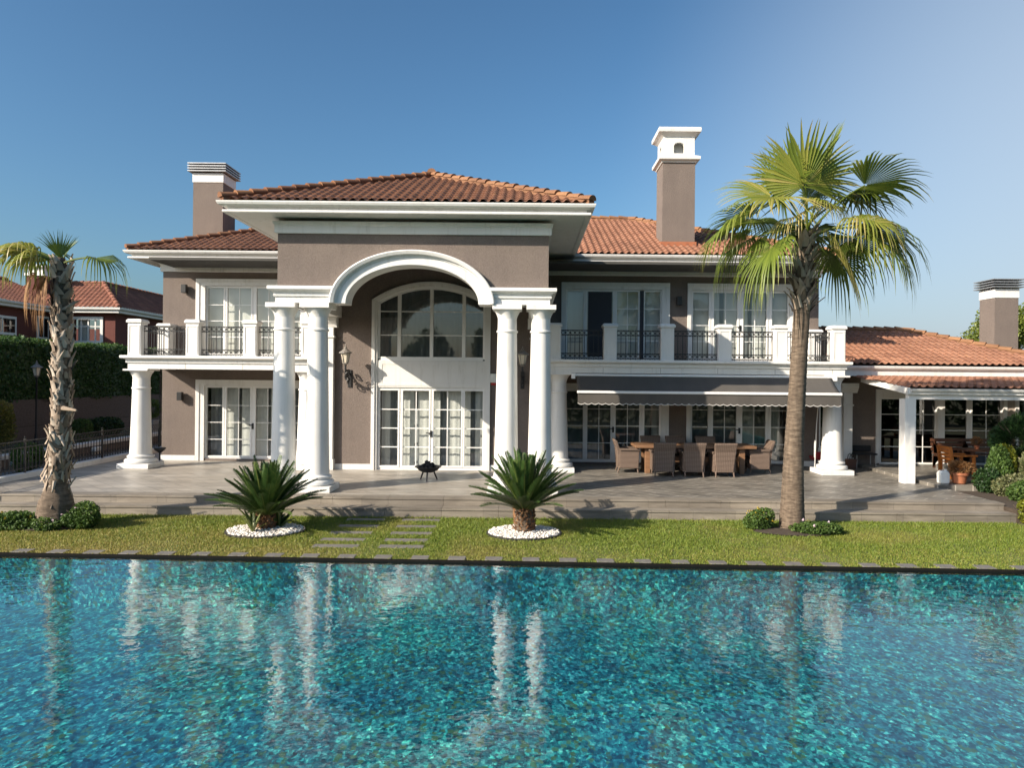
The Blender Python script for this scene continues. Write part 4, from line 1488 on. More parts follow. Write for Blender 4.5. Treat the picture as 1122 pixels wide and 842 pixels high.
# veranda lean-to roof on square posts
vy0, vz0, vy1, vz1 = 18.42, 2.50, 21.0, 2.80
b = MB()
vs_ = (vz1 - vz0) / (vy1 - vy0)
tile_slope(b, (9.52, vy0, vz0), (1, 0, 0), (0, 1, vs_), 8.3, (vy1 - vy0) * math.hypot(1, vs_), [((0, 20.98, 0), Vector((0, 1, 0))),
           ((9.62, vy1, 0), Vector((-1, -0.12, 0)).normalized())], amp=0.045, seed=41)
vr = b.build('veranda_roof', tile_orange, villa, tint=True, autosmooth=R(50))
b = MB()
b.prism([(vy0 - 0.02, vz0 - 0.17), (vy1, vz1 - 0.16), (vy1, vz1 + 0.0), (vy0 - 0.02, vz0 + 0.0)], 'X', 9.88, 9.95)
b.sweep([(9.95, vy0), (17.8, vy0)], [(-0.05, vz0 - 0.17), (0.02, vz0 - 0.17), (0.03, vz0 - 0.1), (0.08, vz0 - 0.09), (0.10, vz0 - 0.05), (0.11, vz0 - 0.02), (-0.05, vz0 - 0.02)], side=1)
b.box(9.95, 17.8, vy0 + 0.06, vy0 + 0.22, vz0 - 0.30, vz0 - 0.05)
b.prism([(vy0 + 0.1, vz0 - 0.05), (vy1, vz1 - 0.06), (vy1, vz1 - 0.03), (vy0 + 0.1, vz0 - 0.02)], 'X', 9.96, 17.8)
b.build('veranda_beam', white, vr, bevel=0.004)
for x in (9.99, 14.5):
    b = MB()
    b.box(x - 0.145, x + 0.145, vy0 + 0.04, vy0 + 0.33, 0.0, vz0 - 0.28)
    b.build('veranda_post', white, villa, bevel=0.008)
# rain pipe at the left corner
# ------------------------------------------------------------------ awning
aw = thing('awning', 'charcoal fabric awning with scalloped valance hanging below the right balcony', 'awning', (5.0, 20.0, 2.7))
ax0, ax1 = 1.40, 8.58
b = MB()
na, nb_ = 60, 8
vs, fs = [], []
yA, zA, yB, zB = 20.02, 2.775, 19.36, 2.30
for i in range(na + 1):
    x = ax0 + (ax1 - ax0) * i / na
    for j in range(nb_ + 1):
        u = j / nb_
        sag = -0.035 * math.sin(PI * u) + 0.006 * math.sin(x * 7 + u * 3) * math.sin(PI * u)
        vs.append((x, yA + (yB - yA) * u, zA + (zB - zA) * u + sag))
for i in range(na):
    for j in range(nb_):
        a = i * (nb_ + 1) + j
        fs.append((a, a + nb_ + 1, a + nb_ + 2, a + 1))
b.add(vs, fs)
cn = b.build('canopy', dark_fabric, aw, smooth=True)
sm = cn.modifiers.new('thick', 'SOLIDIFY')
sm.thickness = 0.006
b = MB()
ns = 38
seg = (ax1 - ax0) / ns
vs, fs = [], []
q = 8
for i in range(ns * q + 1):
    x = ax0 + seg * i / q
    u = (i % q) / q
    dz = -0.035 * math.sin(PI * u)
    yv = 19.35 + 0.012 * math.sin(x * 5.3)
    vs += [(x, 19.35, 2.27), (x, yv, 2.00 + dz)]
for i in range(ns * q):
    fs.append((2 * i, 2 * i + 1, 2 * i + 3, 2 * i + 2))
b.add(vs, fs)
vl = b.build('valance', dark_fabric, aw)
sm = vl.modifiers.new('thick', 'SOLIDIFY')
sm.thickness = 0.005
b = MB()
for i in range(ns * q):
    a0_, a1_ = vs[2 * i + 1], vs[2 * i + 3]
    b.add([(a0_[0], a0_[1] - 0.008, a0_[2] - 0.014), (a1_[0], a1_[1] - 0.008, a1_[2] - 0.014), (a1_[0], a1_[1] - 0.008, a1_[2] + 0.004), (a0_[0], a0_[1] - 0.008, a0_[2] + 0.004)], [(0, 1, 2, 3)])
b.build('valance_trim', fabric_trim, vl)
b = MB()
b.box(ax0 - 0.02, ax1 + 0.02, 19.31, 19.385, 2.262, 2.335)
b.build('front_bar', white_plastic, aw, bevel=0.015)
b = MB()
b.tube([(ax0 - 0.05, 20.0, 2.76), (ax1 + 0.05, 20.0, 2.76)], 0.04, 12)
b.box(ax0 - 0.14, ax0 - 0.03, 19.93, 20.06, 2.66, 2.81)
b.box(ax1 + 0.03, ax1 + 0.14, 19.93, 20.06, 2.66, 2.81)
b.build('roller', white_plastic, aw)
for x in (1.9, 8.05):
    b = MB()
    b.tube([(x, 20.02, 2.72), (x + (0.5 if x < 4 else -0.5), 19.72, 2.45), (x + 0.02, 19.38, 2.29)], 0.025, 8)
    b.build('folding_arm', white_plastic, aw)
b = MB()
b.tube([(8.36, 20.2, 2.65), (8.35, 20.42, 1.4), (8.34, 20.5, 0.12)], 0.014, 8)
b.tube([(8.34, 20.5, 0.95), (8.34, 20.5, 0.45)], 0.022, 8)
b.build('crank_rod', fabric_trim, aw)

# ------------------------------------------------------------------ wall lanterns and lights
def lantern_head(mb_i, mb_g, cx, cy, z):
    """iron six sided lantern with its glass, bottom at z, about 0.6 high"""
    mb_i.lathe(cx, cy, [(0.03, z), (0.06, z + 0.02), (0.085, z + 0.05), (0.085, z + 0.07)], 6)
    mb_g.lathe(cx, cy, [(0.072, z + 0.07), (0.125, z + 0.32)], 6, cap=False)
    for k in range(6):
        a = 2 * PI * k / 6
        mb_i.tube([(cx + 0.08 * math.cos(a), cy + 0.08 * math.sin(a), z + 0.06), (cx + 0.133 * math.cos(a), cy + 0.133 * math.sin(a), z + 0.33)], 0.009, 5)
    mb_i.lathe(cx, cy, [(0.15, z + 0.32), (0.185, z + 0.33), (0.18, z + 0.35), (0.115, z + 0.39), (0.06, z + 0.44), (0.035, z + 0.46), (0.045, z + 0.48), (0.03, z + 0.50), (0.012, z + 0.52), (0.018, z + 0.54), (0.004, z + 0.58)], 12)
def wall_lantern(x, label):
    t = thing('wall_lantern', label, 'lantern', (x, CY, 2.5), 'scrolled iron lanterns inside the portico')
    li, lg_ = MB(), MB()
    ly = 19.78
    lantern_head(li, lg_, x, ly, 2.98)
    li.build('lantern_cage', simple('sun_paled_iron', (0.30, 0.27, 0.235), (0.10, 0.09, 0.08), 9, 0.55) if 'sun_paled_iron' not in MATS else MATS['sun_paled_iron'], t)  # iron paled in its colour for sun reflecting off the lantern caps
    lg_.build('lantern_glass', glass_lamp, t)
    a = MB()
    a.tube([(x, ly, 2.98), (x, ly, 2.86)], 0.03, 8)
    pts = []
    for i in range(19):     # S-scroll arm back to the wall
        u = i / 18
        pts.append((x + 0.03 * math.sin(u * 6), ly + 0.48 * u, 2.86 - 0.30 * math.sin(u * PI * 0.75) + 0.12 * u * u))
    a.tube(pts, 0.022, 8)
    for (cy_, cz_, r0) in ((ly + 0.10, 2.76, 0.10), (ly + 0.3, 2.52, 0.11), (ly + 0.34, 2.78, 0.08), (ly + 0.05, 2.62, 0.07)):
        sp = []
        for i in range(22):
            an = i / 21 * 4.2 * PI * 0.8
            r_ = r0 * (1 - 0.72 * i / 21)
            sp.append((x + 0.02 * math.sin(i), cy_ + r_ * math.cos(an), cz_ + r_ * math.sin(an)))
        a.tube(sp, 0.015, 6)
    for k in range(9):      # leaf curls on the arm
        u = k / 8
        a.tube([(x - 0.05, ly + 0.42 * u, 2.78 - 0.2 * math.sin(u * 2.2)), (x + 0.0, ly + 0.42 * u + 0.02, 2.74 - 0.2 * math.sin(u * 2.2)), (x + 0.055, ly + 0.42 * u, 2.79 - 0.2 * math.sin(u * 2.2))], [0.006, 0.02, 0.006], 6)
    a.build('scroll_arm', iron, t)
    a = MB()
    a.box(x - 0.055, x + 0.055, CY - 0.03, CY, 2.35, 2.85)
    a.build('back_plate', iron, t, bevel=0.01)
wall_lantern(-5.05, 'scrolled iron lantern on the sunlit wall left of the arched window')
wall_lantern(-0.12, 'scrolled iron lantern in shade between the two right portico columns')
def wall_light(x, y, z, label):
    t = thing('wall_light', label, 'wall light', (x, y, z), 'square black up and down wall lights')
    m_ = MB()
    m_.box(x - 0.035, x + 0.035, y - 0.05, y, z - 0.05, z + 0.05)
    m_.build('wall_bracket', iron, t)
    m_ = MB()
    m_.box(x - 0.075, x + 0.075, y - 0.20, y - 0.05, z - 0.13, z + 0.13)
    m_.build('lamp_housing', iron, t, bevel=0.01)
wall_light(-10.62, WY, 5.33, 'black box wall light beside the upper left balcony door')
wall_light(-10.72, WY, 2.0, 'black box wall light beside the lower left garden door')
wall_light(4.70, WY, 5.1, 'black box wall light between the two right balcony doors')
t = thing('alarm_box', 'small white alarm box with a red lamp right of the arched window', 'alarm', (-0.94, CY, 2.6))
b = MB()
b.box(-1.04, -0.84, CY - 0.08, CY, 2.52, 2.78)
b.build('alarm_case', plastic_white, t, bevel=0.02)
b = MB()
b.box(-1.01, -0.87, CY - 0.07, CY - 0.005, 2.45, 2.518)
b.build('alarm_lamp', simple('red_plastic', (0.4, 0.02, 0.02), None, 5, 0.3), t, bevel=0.01)
# thin black pole near the left corner
t = thing('rain_chain', 'thin dark rain chain hanging at the left corner of the villa', 'rain chain', (-10.75, 20.85, 0))
b = MB()
b.tube([(-10.75, 20.85, 0.55), (-10.75, 20.85, 2.84)], 0.018, 6)
for k in range(30):
    z = 0.58 + k * 0.075
    b.ring((-10.75, 20.85, z), 0.03, 0.009, 'Y' if k % 2 else 'X', 8, 4)
b.build('chain', dark_metal, t)
b = MB()
b.lathe(-10.75, 20.85, [(0.02, 0.0), (0.13, 0.01), (0.03, 0.04), (0.022, 0.3), (0.022, 0.36), (0.14, 0.44), (0.17, 0.52), (0.15, 0.52)], 14)
b.build('bowl', dark_metal, t, smooth=True)

# ------------------------------------------------------------------ furniture on the terrace
def make_chair():
    t = thing('wicker_chair', 'x', 'chair', (0, 0, 0), 'wicker chairs round the teak dining table')
    m_ = MB()     # woven seat box
    m_.prism([(-0.25, 0.12), (0.27, 0.12), (0.29, 0.40), (-0.27, 0.40)], 'X', -0.25, 0.25)
    m_.build('seat_base', wicker, t, bevel=0.012)
    m_ = MB()
    prof = [(-0.30, 0.13), (-0.22, 0.13), (-0.235, 0.45), (-0.27, 0.72), (-0.335, 0.90), (-0.385, 0.945), (-0.425, 0.93), (-0.415, 0.885), (-0.345, 0.70), (-0.315, 0.42)]
    n_ = len(prof)
    vs, fs = [], []
    for x in (-1, 1):
        for (y, z) in prof:
            vs.append((x * (0.235 + 0.075 * min(1, max(0, (z - 0.12) / 0.8))), y, z))
    fs = [tuple(range(n_)), tuple(range(2 * n_ - 1, n_ - 1, -1))] + [(i, i + n_, (i + 1) % n_ + n_, (i + 1) % n_) for i in range(n_)]
    m_.add(vs, fs)
    m_.build('backrest', wicker, t, bevel=0.015)
    for s_ in (-1, 1):
        m_ = MB()
        m_.prism([(-0.26, 0.13), (0.27, 0.13), (0.29, 0.58), (0.33, 0.62), (0.31, 0.66), (-0.26, 0.66)], 'X', s_ * 0.245, s_ * 0.30)
        m_.prism([(-0.26, 0.63), (0.30, 0.63), (0.335, 0.645), (0.30, 0.69), (-0.28, 0.70)], 'X', s_ * 0.235, s_ * 0.335)
        m_.build('armrest', wicker, t, bevel=0.012)
    m_ = MB()
    m_.box(-0.235, 0.235, -0.2, 0.27, 0.402, 0.47)
    m_.build('cushion', cushion_dark, t, bevel=0.025)
    for sx in (-1, 1):
        for (y, dy) in ((-0.26, -0.05), (0.25, 0.02)):
            m_ = MB()
            m_.tube([(sx * 0.24, y, 0.16), (sx * 0.25, y + dy, 0.0)], [0.026, 0.017], 8)
            m_.build('leg', wicker, t)
    return t
proto = make_chair()
spots = [(3.78, 19.66, 0, 'wicker chair with its back to the pool, nearest the portico at the table'),
         (4.60, 19.64, 0, 'wicker chair with its back to the pool, middle one of the front row'),
         (5.42, 19.62, 0, 'wicker chair with its back to the pool, nearest the tall palm'),
         (2.92, 20.38, -90, 'wicker armchair seen in profile at the portico end of the table'),
         (6.66, 20.42, 90, 'wicker armchair seen in profile at the palm end of the table'),
         (3.80, 21.28, 180, 'wicker chair behind the table, back row, nearest the portico'),
         (4.56, 21.30, 180, 'wicker chair behind the table, middle one of the back row'),
         (5.44, 21.27, 180, 'wicker chair behind the table, back row, nearest the palm')]
for i, (x, y, a, lb) in enumerate(spots):
    o = proto if i == 0 else copy_tree(proto)
    o.location = (x, y, 0.004)
    o.rotation_euler = (0, 0, R(a + random.uniform(-4, 4)))
    o['label'] = lb
t = thing('dining_table', 'long teak dining table with a thick irregular plank top on the terrace', 'table', (4.75, 20.45, 0))
b = MB()
rr = random.Random(5)
top, n = [], 26
xs_ = [3.08 + (6.50 - 3.08) * i / n for i in range(n + 1)]
front = [(x, 19.96 + 0.03 * math.sin(x * 3) + rr.uniform(-0.012, 0.012)) for x in xs_]
back = [(x, 20.95 + 0.03 * math.sin(x * 2.3 + 1) + rr.uniform(-0.012, 0.012)) for x in reversed(xs_)]
b.prism(front + back, 'Z', 0.72, 0.80)
b.build('tabletop', teak, t, bevel=0.012)
for x in (3.45, 6.12):
    for y in (20.08, 20.68):
        b = MB()
        b.prism([(x - 0.07, 0.0), (x + 0.07, 0.0), (x + 0.085, 0.72), (x - 0.085, 0.72)], 'Y', y, y + 0.16)
        b.build('leg', teak, t, bevel=0.01)
b = MB()
b.box(3.4, 6.2, 20.38, 20.46, 0.3, 0.42)
b.build('stretcher', teak, t)
# fire bowl
t = thing('fire_bowl', 'black iron fire bowl on splayed legs heaped with charcoal', 'fire bowl', (-2.52, 18.35, 0))
fx, fy = -2.52, 18.35
b = MB()
b.lathe(fx, fy, [(0.02, 0.20), (0.14, 0.205), (0.24, 0.255), (0.31, 0.33), (0.345, 0.345), (0.345, 0.36), (0.30, 0.35), (0.22, 0.285), (0.10, 0.25), (0.0, 0.245)], 32)
b.build('bowl', iron, t, autosmooth=R(40))
for k in range(3):
    a = R(30 + 120 * k)
    b = MB()
    b.tube([(fx + 0.15 * math.cos(a), fy + 0.15 * math.sin(a), 0.24), (fx + 0.25 * math.cos(a), fy + 0.25 * math.sin(a), 0.0)], [0.024, 0.018], 8)
    b.build('leg', iron, t)
b = MB()
rr = random.Random(3)
for k in range(40):
    a = rr.uniform(0, 2 * PI)
    q = abs(rr.gauss(0, 0.12))
    M_ = Matrix.Translation((fx + q * math.cos(a), fy + q * math.sin(a), 0.31 + 0.17 * max(0, 1 - q / 0.25) * rr.random())) @ Matrix.Rotation(rr.uniform(0, 3), 4, Vector((rr.random(), rr.random(), rr.random())).normalized())
    s_ = rr.uniform(0.03, 0.06)
    b.rbox(M_, -s_, s_, -s_ * 0.7, s_ * 0.7, -s_ * 0.6, s_ * 0.6)
o = b.build('charcoal', charcoal, t)
o['kind'] = 'stuff'
# black bench, bags
t = thing('metal_bench', 'low black bench on thin legs against the dark wall of the side wing', 'bench', (10.35, 21.7, 0))
b = MB()
b.box(10.02, 10.68, 21.55, 21.95, 0.42, 0.47)
b.build('seat', cushion_dark, t, bevel=0.012)
b = MB()
b.box(10.04, 10.66, 21.93, 21.97, 0.49, 0.68)
b.build('backrest', cushion_dark, t, bevel=0.02)
for x in (10.06, 10.64):
    for y in (21.58, 21.92):
        b = MB()
        b.tube([(x, y, 0.42), (x, y, 0.0)], 0.014, 8)
        b.build('leg', louvre_metal, t)
t = thing('shopping_bag', 'brown carrier bag with two handles beside the round column', 'bag', (9.86, 21.55, 0))
b = MB()
b.prism([(9.74, 0.0), (10.0, 0.0), (10.03, 0.30), (9.71, 0.30)], 'Y', 21.48, 21.64)
b.build('bag_body', brown_bag, t, bevel=0.02)
for y in (21.49, 21.63):
    b = MB()
    b.tube([(9.80, y, 0.29), (9.82, y, 0.42), (9.87, y, 0.46), (9.92, y, 0.42), (9.94, y, 0.29)], 0.012, 6)
    b.build('handle', iron, t)
t = thing('folded_stool', 'small red cloth camping stool beside the round column', 'stool', (8.75, 21.3, 0))
b = MB()
b.prism([(21.12, 0.36), (21.2, 0.30), (21.4, 0.30), (21.48, 0.36), (21.48, 0.41), (21.12, 0.41)], 'X', 8.56, 8.93)
b.prism([(21.12, 0.41), (21.16, 0.41), (21.14, 0.56), (21.1, 0.54)], 'X', 8.6, 8.9)
b.build('seat', red_cloth, t, bevel=0.02)
for s_ in (-1, 1):
    b = MB()
    b.tube([(8.75 - s_ * 0.15, 21.15, 0.34), (8.75 + s_ * 0.15, 21.42, 0.0)], 0.013, 6)
    b.tube([(8.75 + s_ * 0.15, 21.15, 0.0), (8.75 - s_ * 0.15, 21.42, 0.34)], 0.013, 6)
    b.build('leg', dark_metal, t)
# wooden armchair, bench and table on the raised paving
RZ = 0.082
t = thing('wooden_armchair', 'orange varnished wooden armchair with slatted back on the veranda', 'chair', (11.6, 19.1, RZ))
for y in (18.85, 19.4):
    b = MB()
    b.prism([(11.28, RZ), (11.36, RZ), (11.36, RZ + 0.45), (11.30, RZ + 0.86), (11.22, RZ + 0.86), (11.28, RZ + 0.45)], 'Y', y - 0.03, y + 0.03)
    b.build('back_post', orange_wood, t, bevel=0.006)
    b = MB()
    b.box(11.86, 11.93, y - 0.03, y + 0.03, RZ, RZ + 0.60)
    b.build('leg', orange_wood, t, bevel=0.006)
    b = MB()
    b.box(11.27, 11.98, y - 0.05, y + 0.05, RZ + 0.60, RZ + 0.64)
    b.build('armrest', orange_wood, t, bevel=0.008)
b = MB()
for k in range(6):
    b.box(11.34 + k * 0.1, 11.42 + k * 0.1, 18.86, 19.39, RZ + 0.40, RZ + 0.43)
b.box(11.33, 11.93, 18.83, 18.86, RZ + 0.31, RZ + 0.40)
b.build('seat', orange_wood, t)
b = MB()
for k in range(4):
    z = RZ + 0.48 + k * 0.1
    b.box(11.30 - k * 0.018, 11.325 - k * 0.018, 18.84, 19.41, z, z + 0.075)
b.build('backrest', orange_wood, t)
t = thing('garden_bench', 'dark wooden slatted bench in shade behind the orange armchair', 'bench', (13.2, 21.2, RZ))
for x in (12.3, 13.2, 14.1):
    b = MB()
    b.prism([(21.0, RZ), (21.06, RZ), (21.06, RZ + 0.42), (21.42, RZ + 0.42), (21.5, RZ + 0.88), (21.44, RZ + 0.88), (21.36, RZ + 0.5), (21.36, RZ), (21.42, RZ), (21.42, RZ + 0.36), (21.0, RZ + 0.36)], 'X', x - 0.03, x + 0.03)
    b.build('bench_frame', dark_wood, t)
b = MB()
for k in range(4):
    b.box(12.2, 14.2, 20.98 + k * 0.1, 21.06 + k * 0.1, RZ + 0.425, RZ + 0.45)
b.build('seat', dark_wood, t)
b = MB()
for k in range(3):
    b.box(12.2, 14.2, 21.37 + k * 0.022, 21.395 + k * 0.022, RZ + 0.52 + k * 0.13, RZ + 0.62 + k * 0.13)
b.build('backrest', dark_wood, t)
t = thing('garden_table', 'dark wooden plank table on the veranda beside the orange armchair', 'table', (13.0, 20.0, RZ))
b = MB()
for k in range(5):
    b.box(12.2, 13.9, 19.6 + k * 0.165, 19.755 + k * 0.165, RZ + 0.66, RZ + 0.70)
b.build('tabletop', dark_wood, t)
for x in (12.4, 13.7):
    for y in (19.7, 20.3):
        b = MB()
        b.box(x - 0.04, x + 0.04, y - 0.04, y + 0.04, RZ, RZ + 0.66)
        b.build('leg', dark_wood, t)

# ------------------------------------------------------------------ leaves and plants
def leaf_quads(P_, size, up=0.3, seed=0, aspect=0.55):
    """one rhombic leaf at every point; returns verts (4n,3), faces (n,4)"""
    r_ = np.random.default_rng(seed)
    n_ = len(P_)
    d = r_.normal(size=(n_, 3))
    d[:, 2] += up
    d /= np.linalg.norm(d, axis=1)[:, None]
    w = np.cross(d, r_.normal(size=(n_, 3)))
    w /= np.linalg.norm(w, axis=1)[:, None]
    s_ = (size * r_.uniform(0.6, 1.35, n_))[:, None]
    a = P_ - d * s_ * 0.5
    c = P_ + d * s_ * 0.5
    nn = np.cross(d, w)
    m1 = P_ + w * s_ * aspect * 0.5 + nn * s_ * 0.08
    m2 = P_ - w * s_ * aspect * 0.5 + nn * s_ * 0.08
    V = np.stack([a, m1, c, m2], 1).reshape(-1, 3)
    F = np.arange(4 * n_).reshape(n_, 4)
    return V, F
def blob_points(c, r, n_, seed, lumps=14, shell=0.55):
    """points filling a lumpy ellipsoid, denser near its surface"""
    g = np.random.default_rng(seed)
    d = g.normal(size=(n_, 3))
    d /= np.linalg.norm(d, axis=1)[:, None]
    k = g.normal(size=(lumps, 3))
    k /= np.linalg.norm(k, axis=1)[:, None]
    amp = g.uniform(-0.30, 0.26, lumps)
    bumpy = 1 + (np.clip((d @ k.T - 0.6) / 0.4, 0, 1) ** 1.5 * amp).sum(1)
    q = (shell + (1 - shell) * g.random(n_) ** 0.6)
    P_ = np.array(c) + d * (q * bumpy)[:, None] * np.array(r)
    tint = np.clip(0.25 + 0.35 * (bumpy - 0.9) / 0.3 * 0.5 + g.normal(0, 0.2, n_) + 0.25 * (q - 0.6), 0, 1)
    return P_, tint
def bush(name, label, cat, c, r, n_, size, m, seed, ground=0.0, group=None, flowers=None, core=True, up=0.4):
    t = thing(name, label, cat, (c[0], c[1], ground), group)
    P_, ti = blob_points(c, r, n_, seed)
    keep = P_[:, 2] > ground + 0.01
    P_, ti = P_[keep], ti[keep]
    V, F = leaf_quads(P_, size, up, seed)
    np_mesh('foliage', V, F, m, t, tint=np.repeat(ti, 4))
    s_ = MB()
    g = random.Random(seed)
    for k in range(7):
        a = g.uniform(0, 2 * PI)
        s_.tube([(c[0] + 0.04 * math.cos(a), c[1] + 0.04 * math.sin(a), ground - 0.02), (c[0] + r[0] * 0.3 * math.cos(a), c[1] + r[1] * 0.3 * math.sin(a), c[2]),
                 (c[0] + r[0] * 0.7 * math.cos(a), c[1] + r[1] * 0.7 * math.sin(a), c[2] + r[2] * 0.5)], [0.025, 0.016, 0.006], 6)
    s_.build('stem', bark_tree, t)
    if flowers:
        fm, nf, fs_ = flowers
        P_, ti = blob_points(c, (r[0] * 1.04, r[1] * 1.04, r[2] * 1.06), nf * 3, seed + 50, shell=0.95)
        P_ = P_[(P_[:, 2] > c[2])][:nf]
        for P1_ in P_:
            Pq = np.repeat(P1_[None], 5, 0) + np.random.default_rng(seed).normal(0, fs_ * 0.22, (5, 3))
            V, F = leaf_quads(Pq, fs_, 0.8, seed, 0.9)
            np_mesh('flower', V, F, fm, t, tint=np.random.default_rng(seed).random(len(V)))
    return t

# bushes at the palms' feet
bush('shrub', 'rounded dense green shrub at the right foot of the shaggy palm', 'shrub', (-8.64, 13.83, -0.12), (0.38, 0.33, 0.27), 4200, 0.055, leaf_green, 3, ZL, flowers=(petal_pink, 3, 0.035))
bush('shrub', 'low spreading green and yellow plant at the left foot of the shaggy palm', 'shrub', (-9.95, 13.8, -0.22), (0.55, 0.35, 0.20), 3600, 0.06, leaf_green, 4, ZL, flowers=(petal_yellow, 6, 0.04))
bush('shrub', 'small patch of low plants with pink flowers before the shaggy palm', 'shrub', (-9.2, 13.6, -0.26), (0.3, 0.2, 0.13), 1300, 0.05, leaf_green, 41, ZL, flowers=(petal_pink, 10, 0.04))
bush('shrub', 'round shrub with yellow flowers left of the tall palm foot', 'shrub', (4.74, 14.35, -0.16), (0.28, 0.26, 0.24), 2800, 0.05, leaf_green, 5, ZL, flowers=(petal_yellow, 26, 0.045))
bush('shrub', 'low flat shrub spreading in front of the tall palm foot', 'shrub', (5.76, 13.98, -0.26), (0.48, 0.28, 0.14), 3200, 0.05, leaf_green, 6, ZL, flowers=(petal_pink, 3, 0.035))
# beds of dark soil under them
b = MB()
for (x, y, rx, ry_) in ((-9.3, 13.95, 0.75, 0.42), (5.4, 14.12, 0.85, 0.42)):
    vs = [(x + rx * (1 + 0.07 * math.sin(3 * k)) * math.cos(2 * PI * k / 40), y + ry_ * math.sin(2 * PI * k / 40), ZL + 0.012) for k in range(40)] + [(x, y, ZL + 0.05)]
    b.add(vs, [(k, (k + 1) % 40, 40) for k in range(40)])
b.build('flower_bed', soil)['kind'] = 'structure'
BEDS = [(-9.3, 13.95, 0.77, 0.44), (5.4, 14.12, 0.87, 0.44)]

# ------------------------------------------------------------------ palms
def fan_leaf(V, F, T, base, dirv, pet, rad, roll=0.0, droop=0.35, nseg=34, spread=2.15, tint=0.6, seed=0, cup=0.25, tipdroop=0.5, Pt=None):
    """petiole curving from base along dirv, then a pleated fan with free drooping tips"""
    g = random.Random(seed)
    d = Vector(dirv).normalized()
    base = Vector(base)
    side = d.cross(Vector((0, 0, 1)))
    if side.length < 0.05:
        side = Vector((1, 0, 0))
    side.normalize()
    pts = []
    p = base.copy()
    cur = d.copy()
    n_ = 7
    for i in range(n_ + 1):
        pts.append(p.copy())
        p = p + cur * (pet / n_)
        cur = (cur + Vector((0, 0, -droop / n_))).normalized()
    if Pt is not None:
        Pt.append((pts, [0.028 - 0.016 * i / n_ for i in range(n_ + 1)]))
    hub = pts[-1]
    fwd = (cur + Vector((0, 0, -droop * 0.25))).normalized()
    side = fwd.cross(Vector((0, 0, 1)))
    if side.length < 0.05: side = Vector((1, 0, 0))
    side.normalize()
    nor = side.cross(fwd).normalized()
    Q = Matrix.Rotation(roll, 3, fwd)
    side = Q @ side
    nor = Q @ nor
    rows = (0.03, 0.25, 0.48, 0.70, 0.88, 1.0)
    for s_ in range(nseg):
        th = -spread + 2 * spread * (s_ + 0.5) / nseg
        dth = spread / nseg
        R_ = rad * (0.72 + 0.28 * math.cos(th * 0.62)) * g.uniform(0.9, 1.05)
        tt = min(1, max(0, tint + g.gauss(0, 0.09)))
        kd = tipdroop * g.uniform(0.7, 1.35)
        tw = g.gauss(0, 0.05)
        o = len(V)
        for r_ in rows:
            rr2 = R_ * r_
            free = max(0, r_ - 0.48) / 0.52
            dirx = fwd * math.cos(th + tw * free) + side * math.sin(th + tw * free)
            c = hub + dirx * rr2 + nor * (cup * rr2 * (math.sin(th) ** 2)) 
            c = c + Vector((0, 0, -1)) * (kd * R_ * free ** 1.7 + 0.05 * R_ * r_ ** 2)
            if free > 0:
                c = c - dirx * (kd * R_ * 0.35 * free ** 2.2)
            w_ = math.tan(dth) * min(rr2, R_ * 0.52) * (1.0 if free == 0 else (1 - free) ** 0.8 * 0.85 + 0.03)
            tang = (-fwd * math.sin(th) + side * math.cos(th))
            pl_ = 0.55 * w_
            V.append(c - tang * w_)
            V.append(c + nor * pl_)
            V.append(c + tang * w_)
            tr = min(1, tt + 0.30 * free ** 3)
            T.extend([tr, tr * 0.9, tr])
        for i in range(len(rows) - 1):
            a = o + i * 3
            F.append((a, a + 1, a + 4, a + 3))
            F.append((a + 1, a + 2, a + 5, a + 4))
def palm_trunk(mb, pts, rads, n_=26, ring=0.012, seed=0, step=0.06):
    g = random.Random(seed)
    # resample along z
    pp = []
    for (a, c), (ra, rc) in zip(zip(pts[:-1], pts[1:]), zip(rads[:-1], rads[1:])):
        a, c = Vector(a), Vector(c)
        k = max(1, int((c - a).length / step))
        for i in range(k):
            u = i / k
            pp.append((a.lerp(c, u), ra + (rc - ra) * u))
    pp.append((Vector(pts[-1]), rads[-1]))
    vs, fs, P_ = [], [], []
    ph = [g.uniform(0, 6) for _ in range(6)]
    for i, (p, r_) in enumerate(pp):
        e = 1 + (ring / r_) * (1 if i % 2 else -1) * g.uniform(0.3, 1)
        for k in range(n_):
            a = 2 * PI * k / n_
            q = r_ * e * (1 + 0.025 * math.sin(3 * a + ph[0] + p.z) + 0.02 * math.sin(7 * a + ph[1] + 2 * p.z))
            vs.append((p.x + q * math.cos(a), p.y + q * math.sin(a), p.z))
    for i in range(len(pp) - 1):
        for k in range(n_):
            k2 = (k + 1) % n_
            fs.append((i * n_ + k, i * n_ + k2, (i + 1) * n_ + k2, (i + 1) * n_ + k))
    fs.append(tuple((len(pp) - 1) * n_ + k for k in range(n_)))
    mb.add(vs, fs)
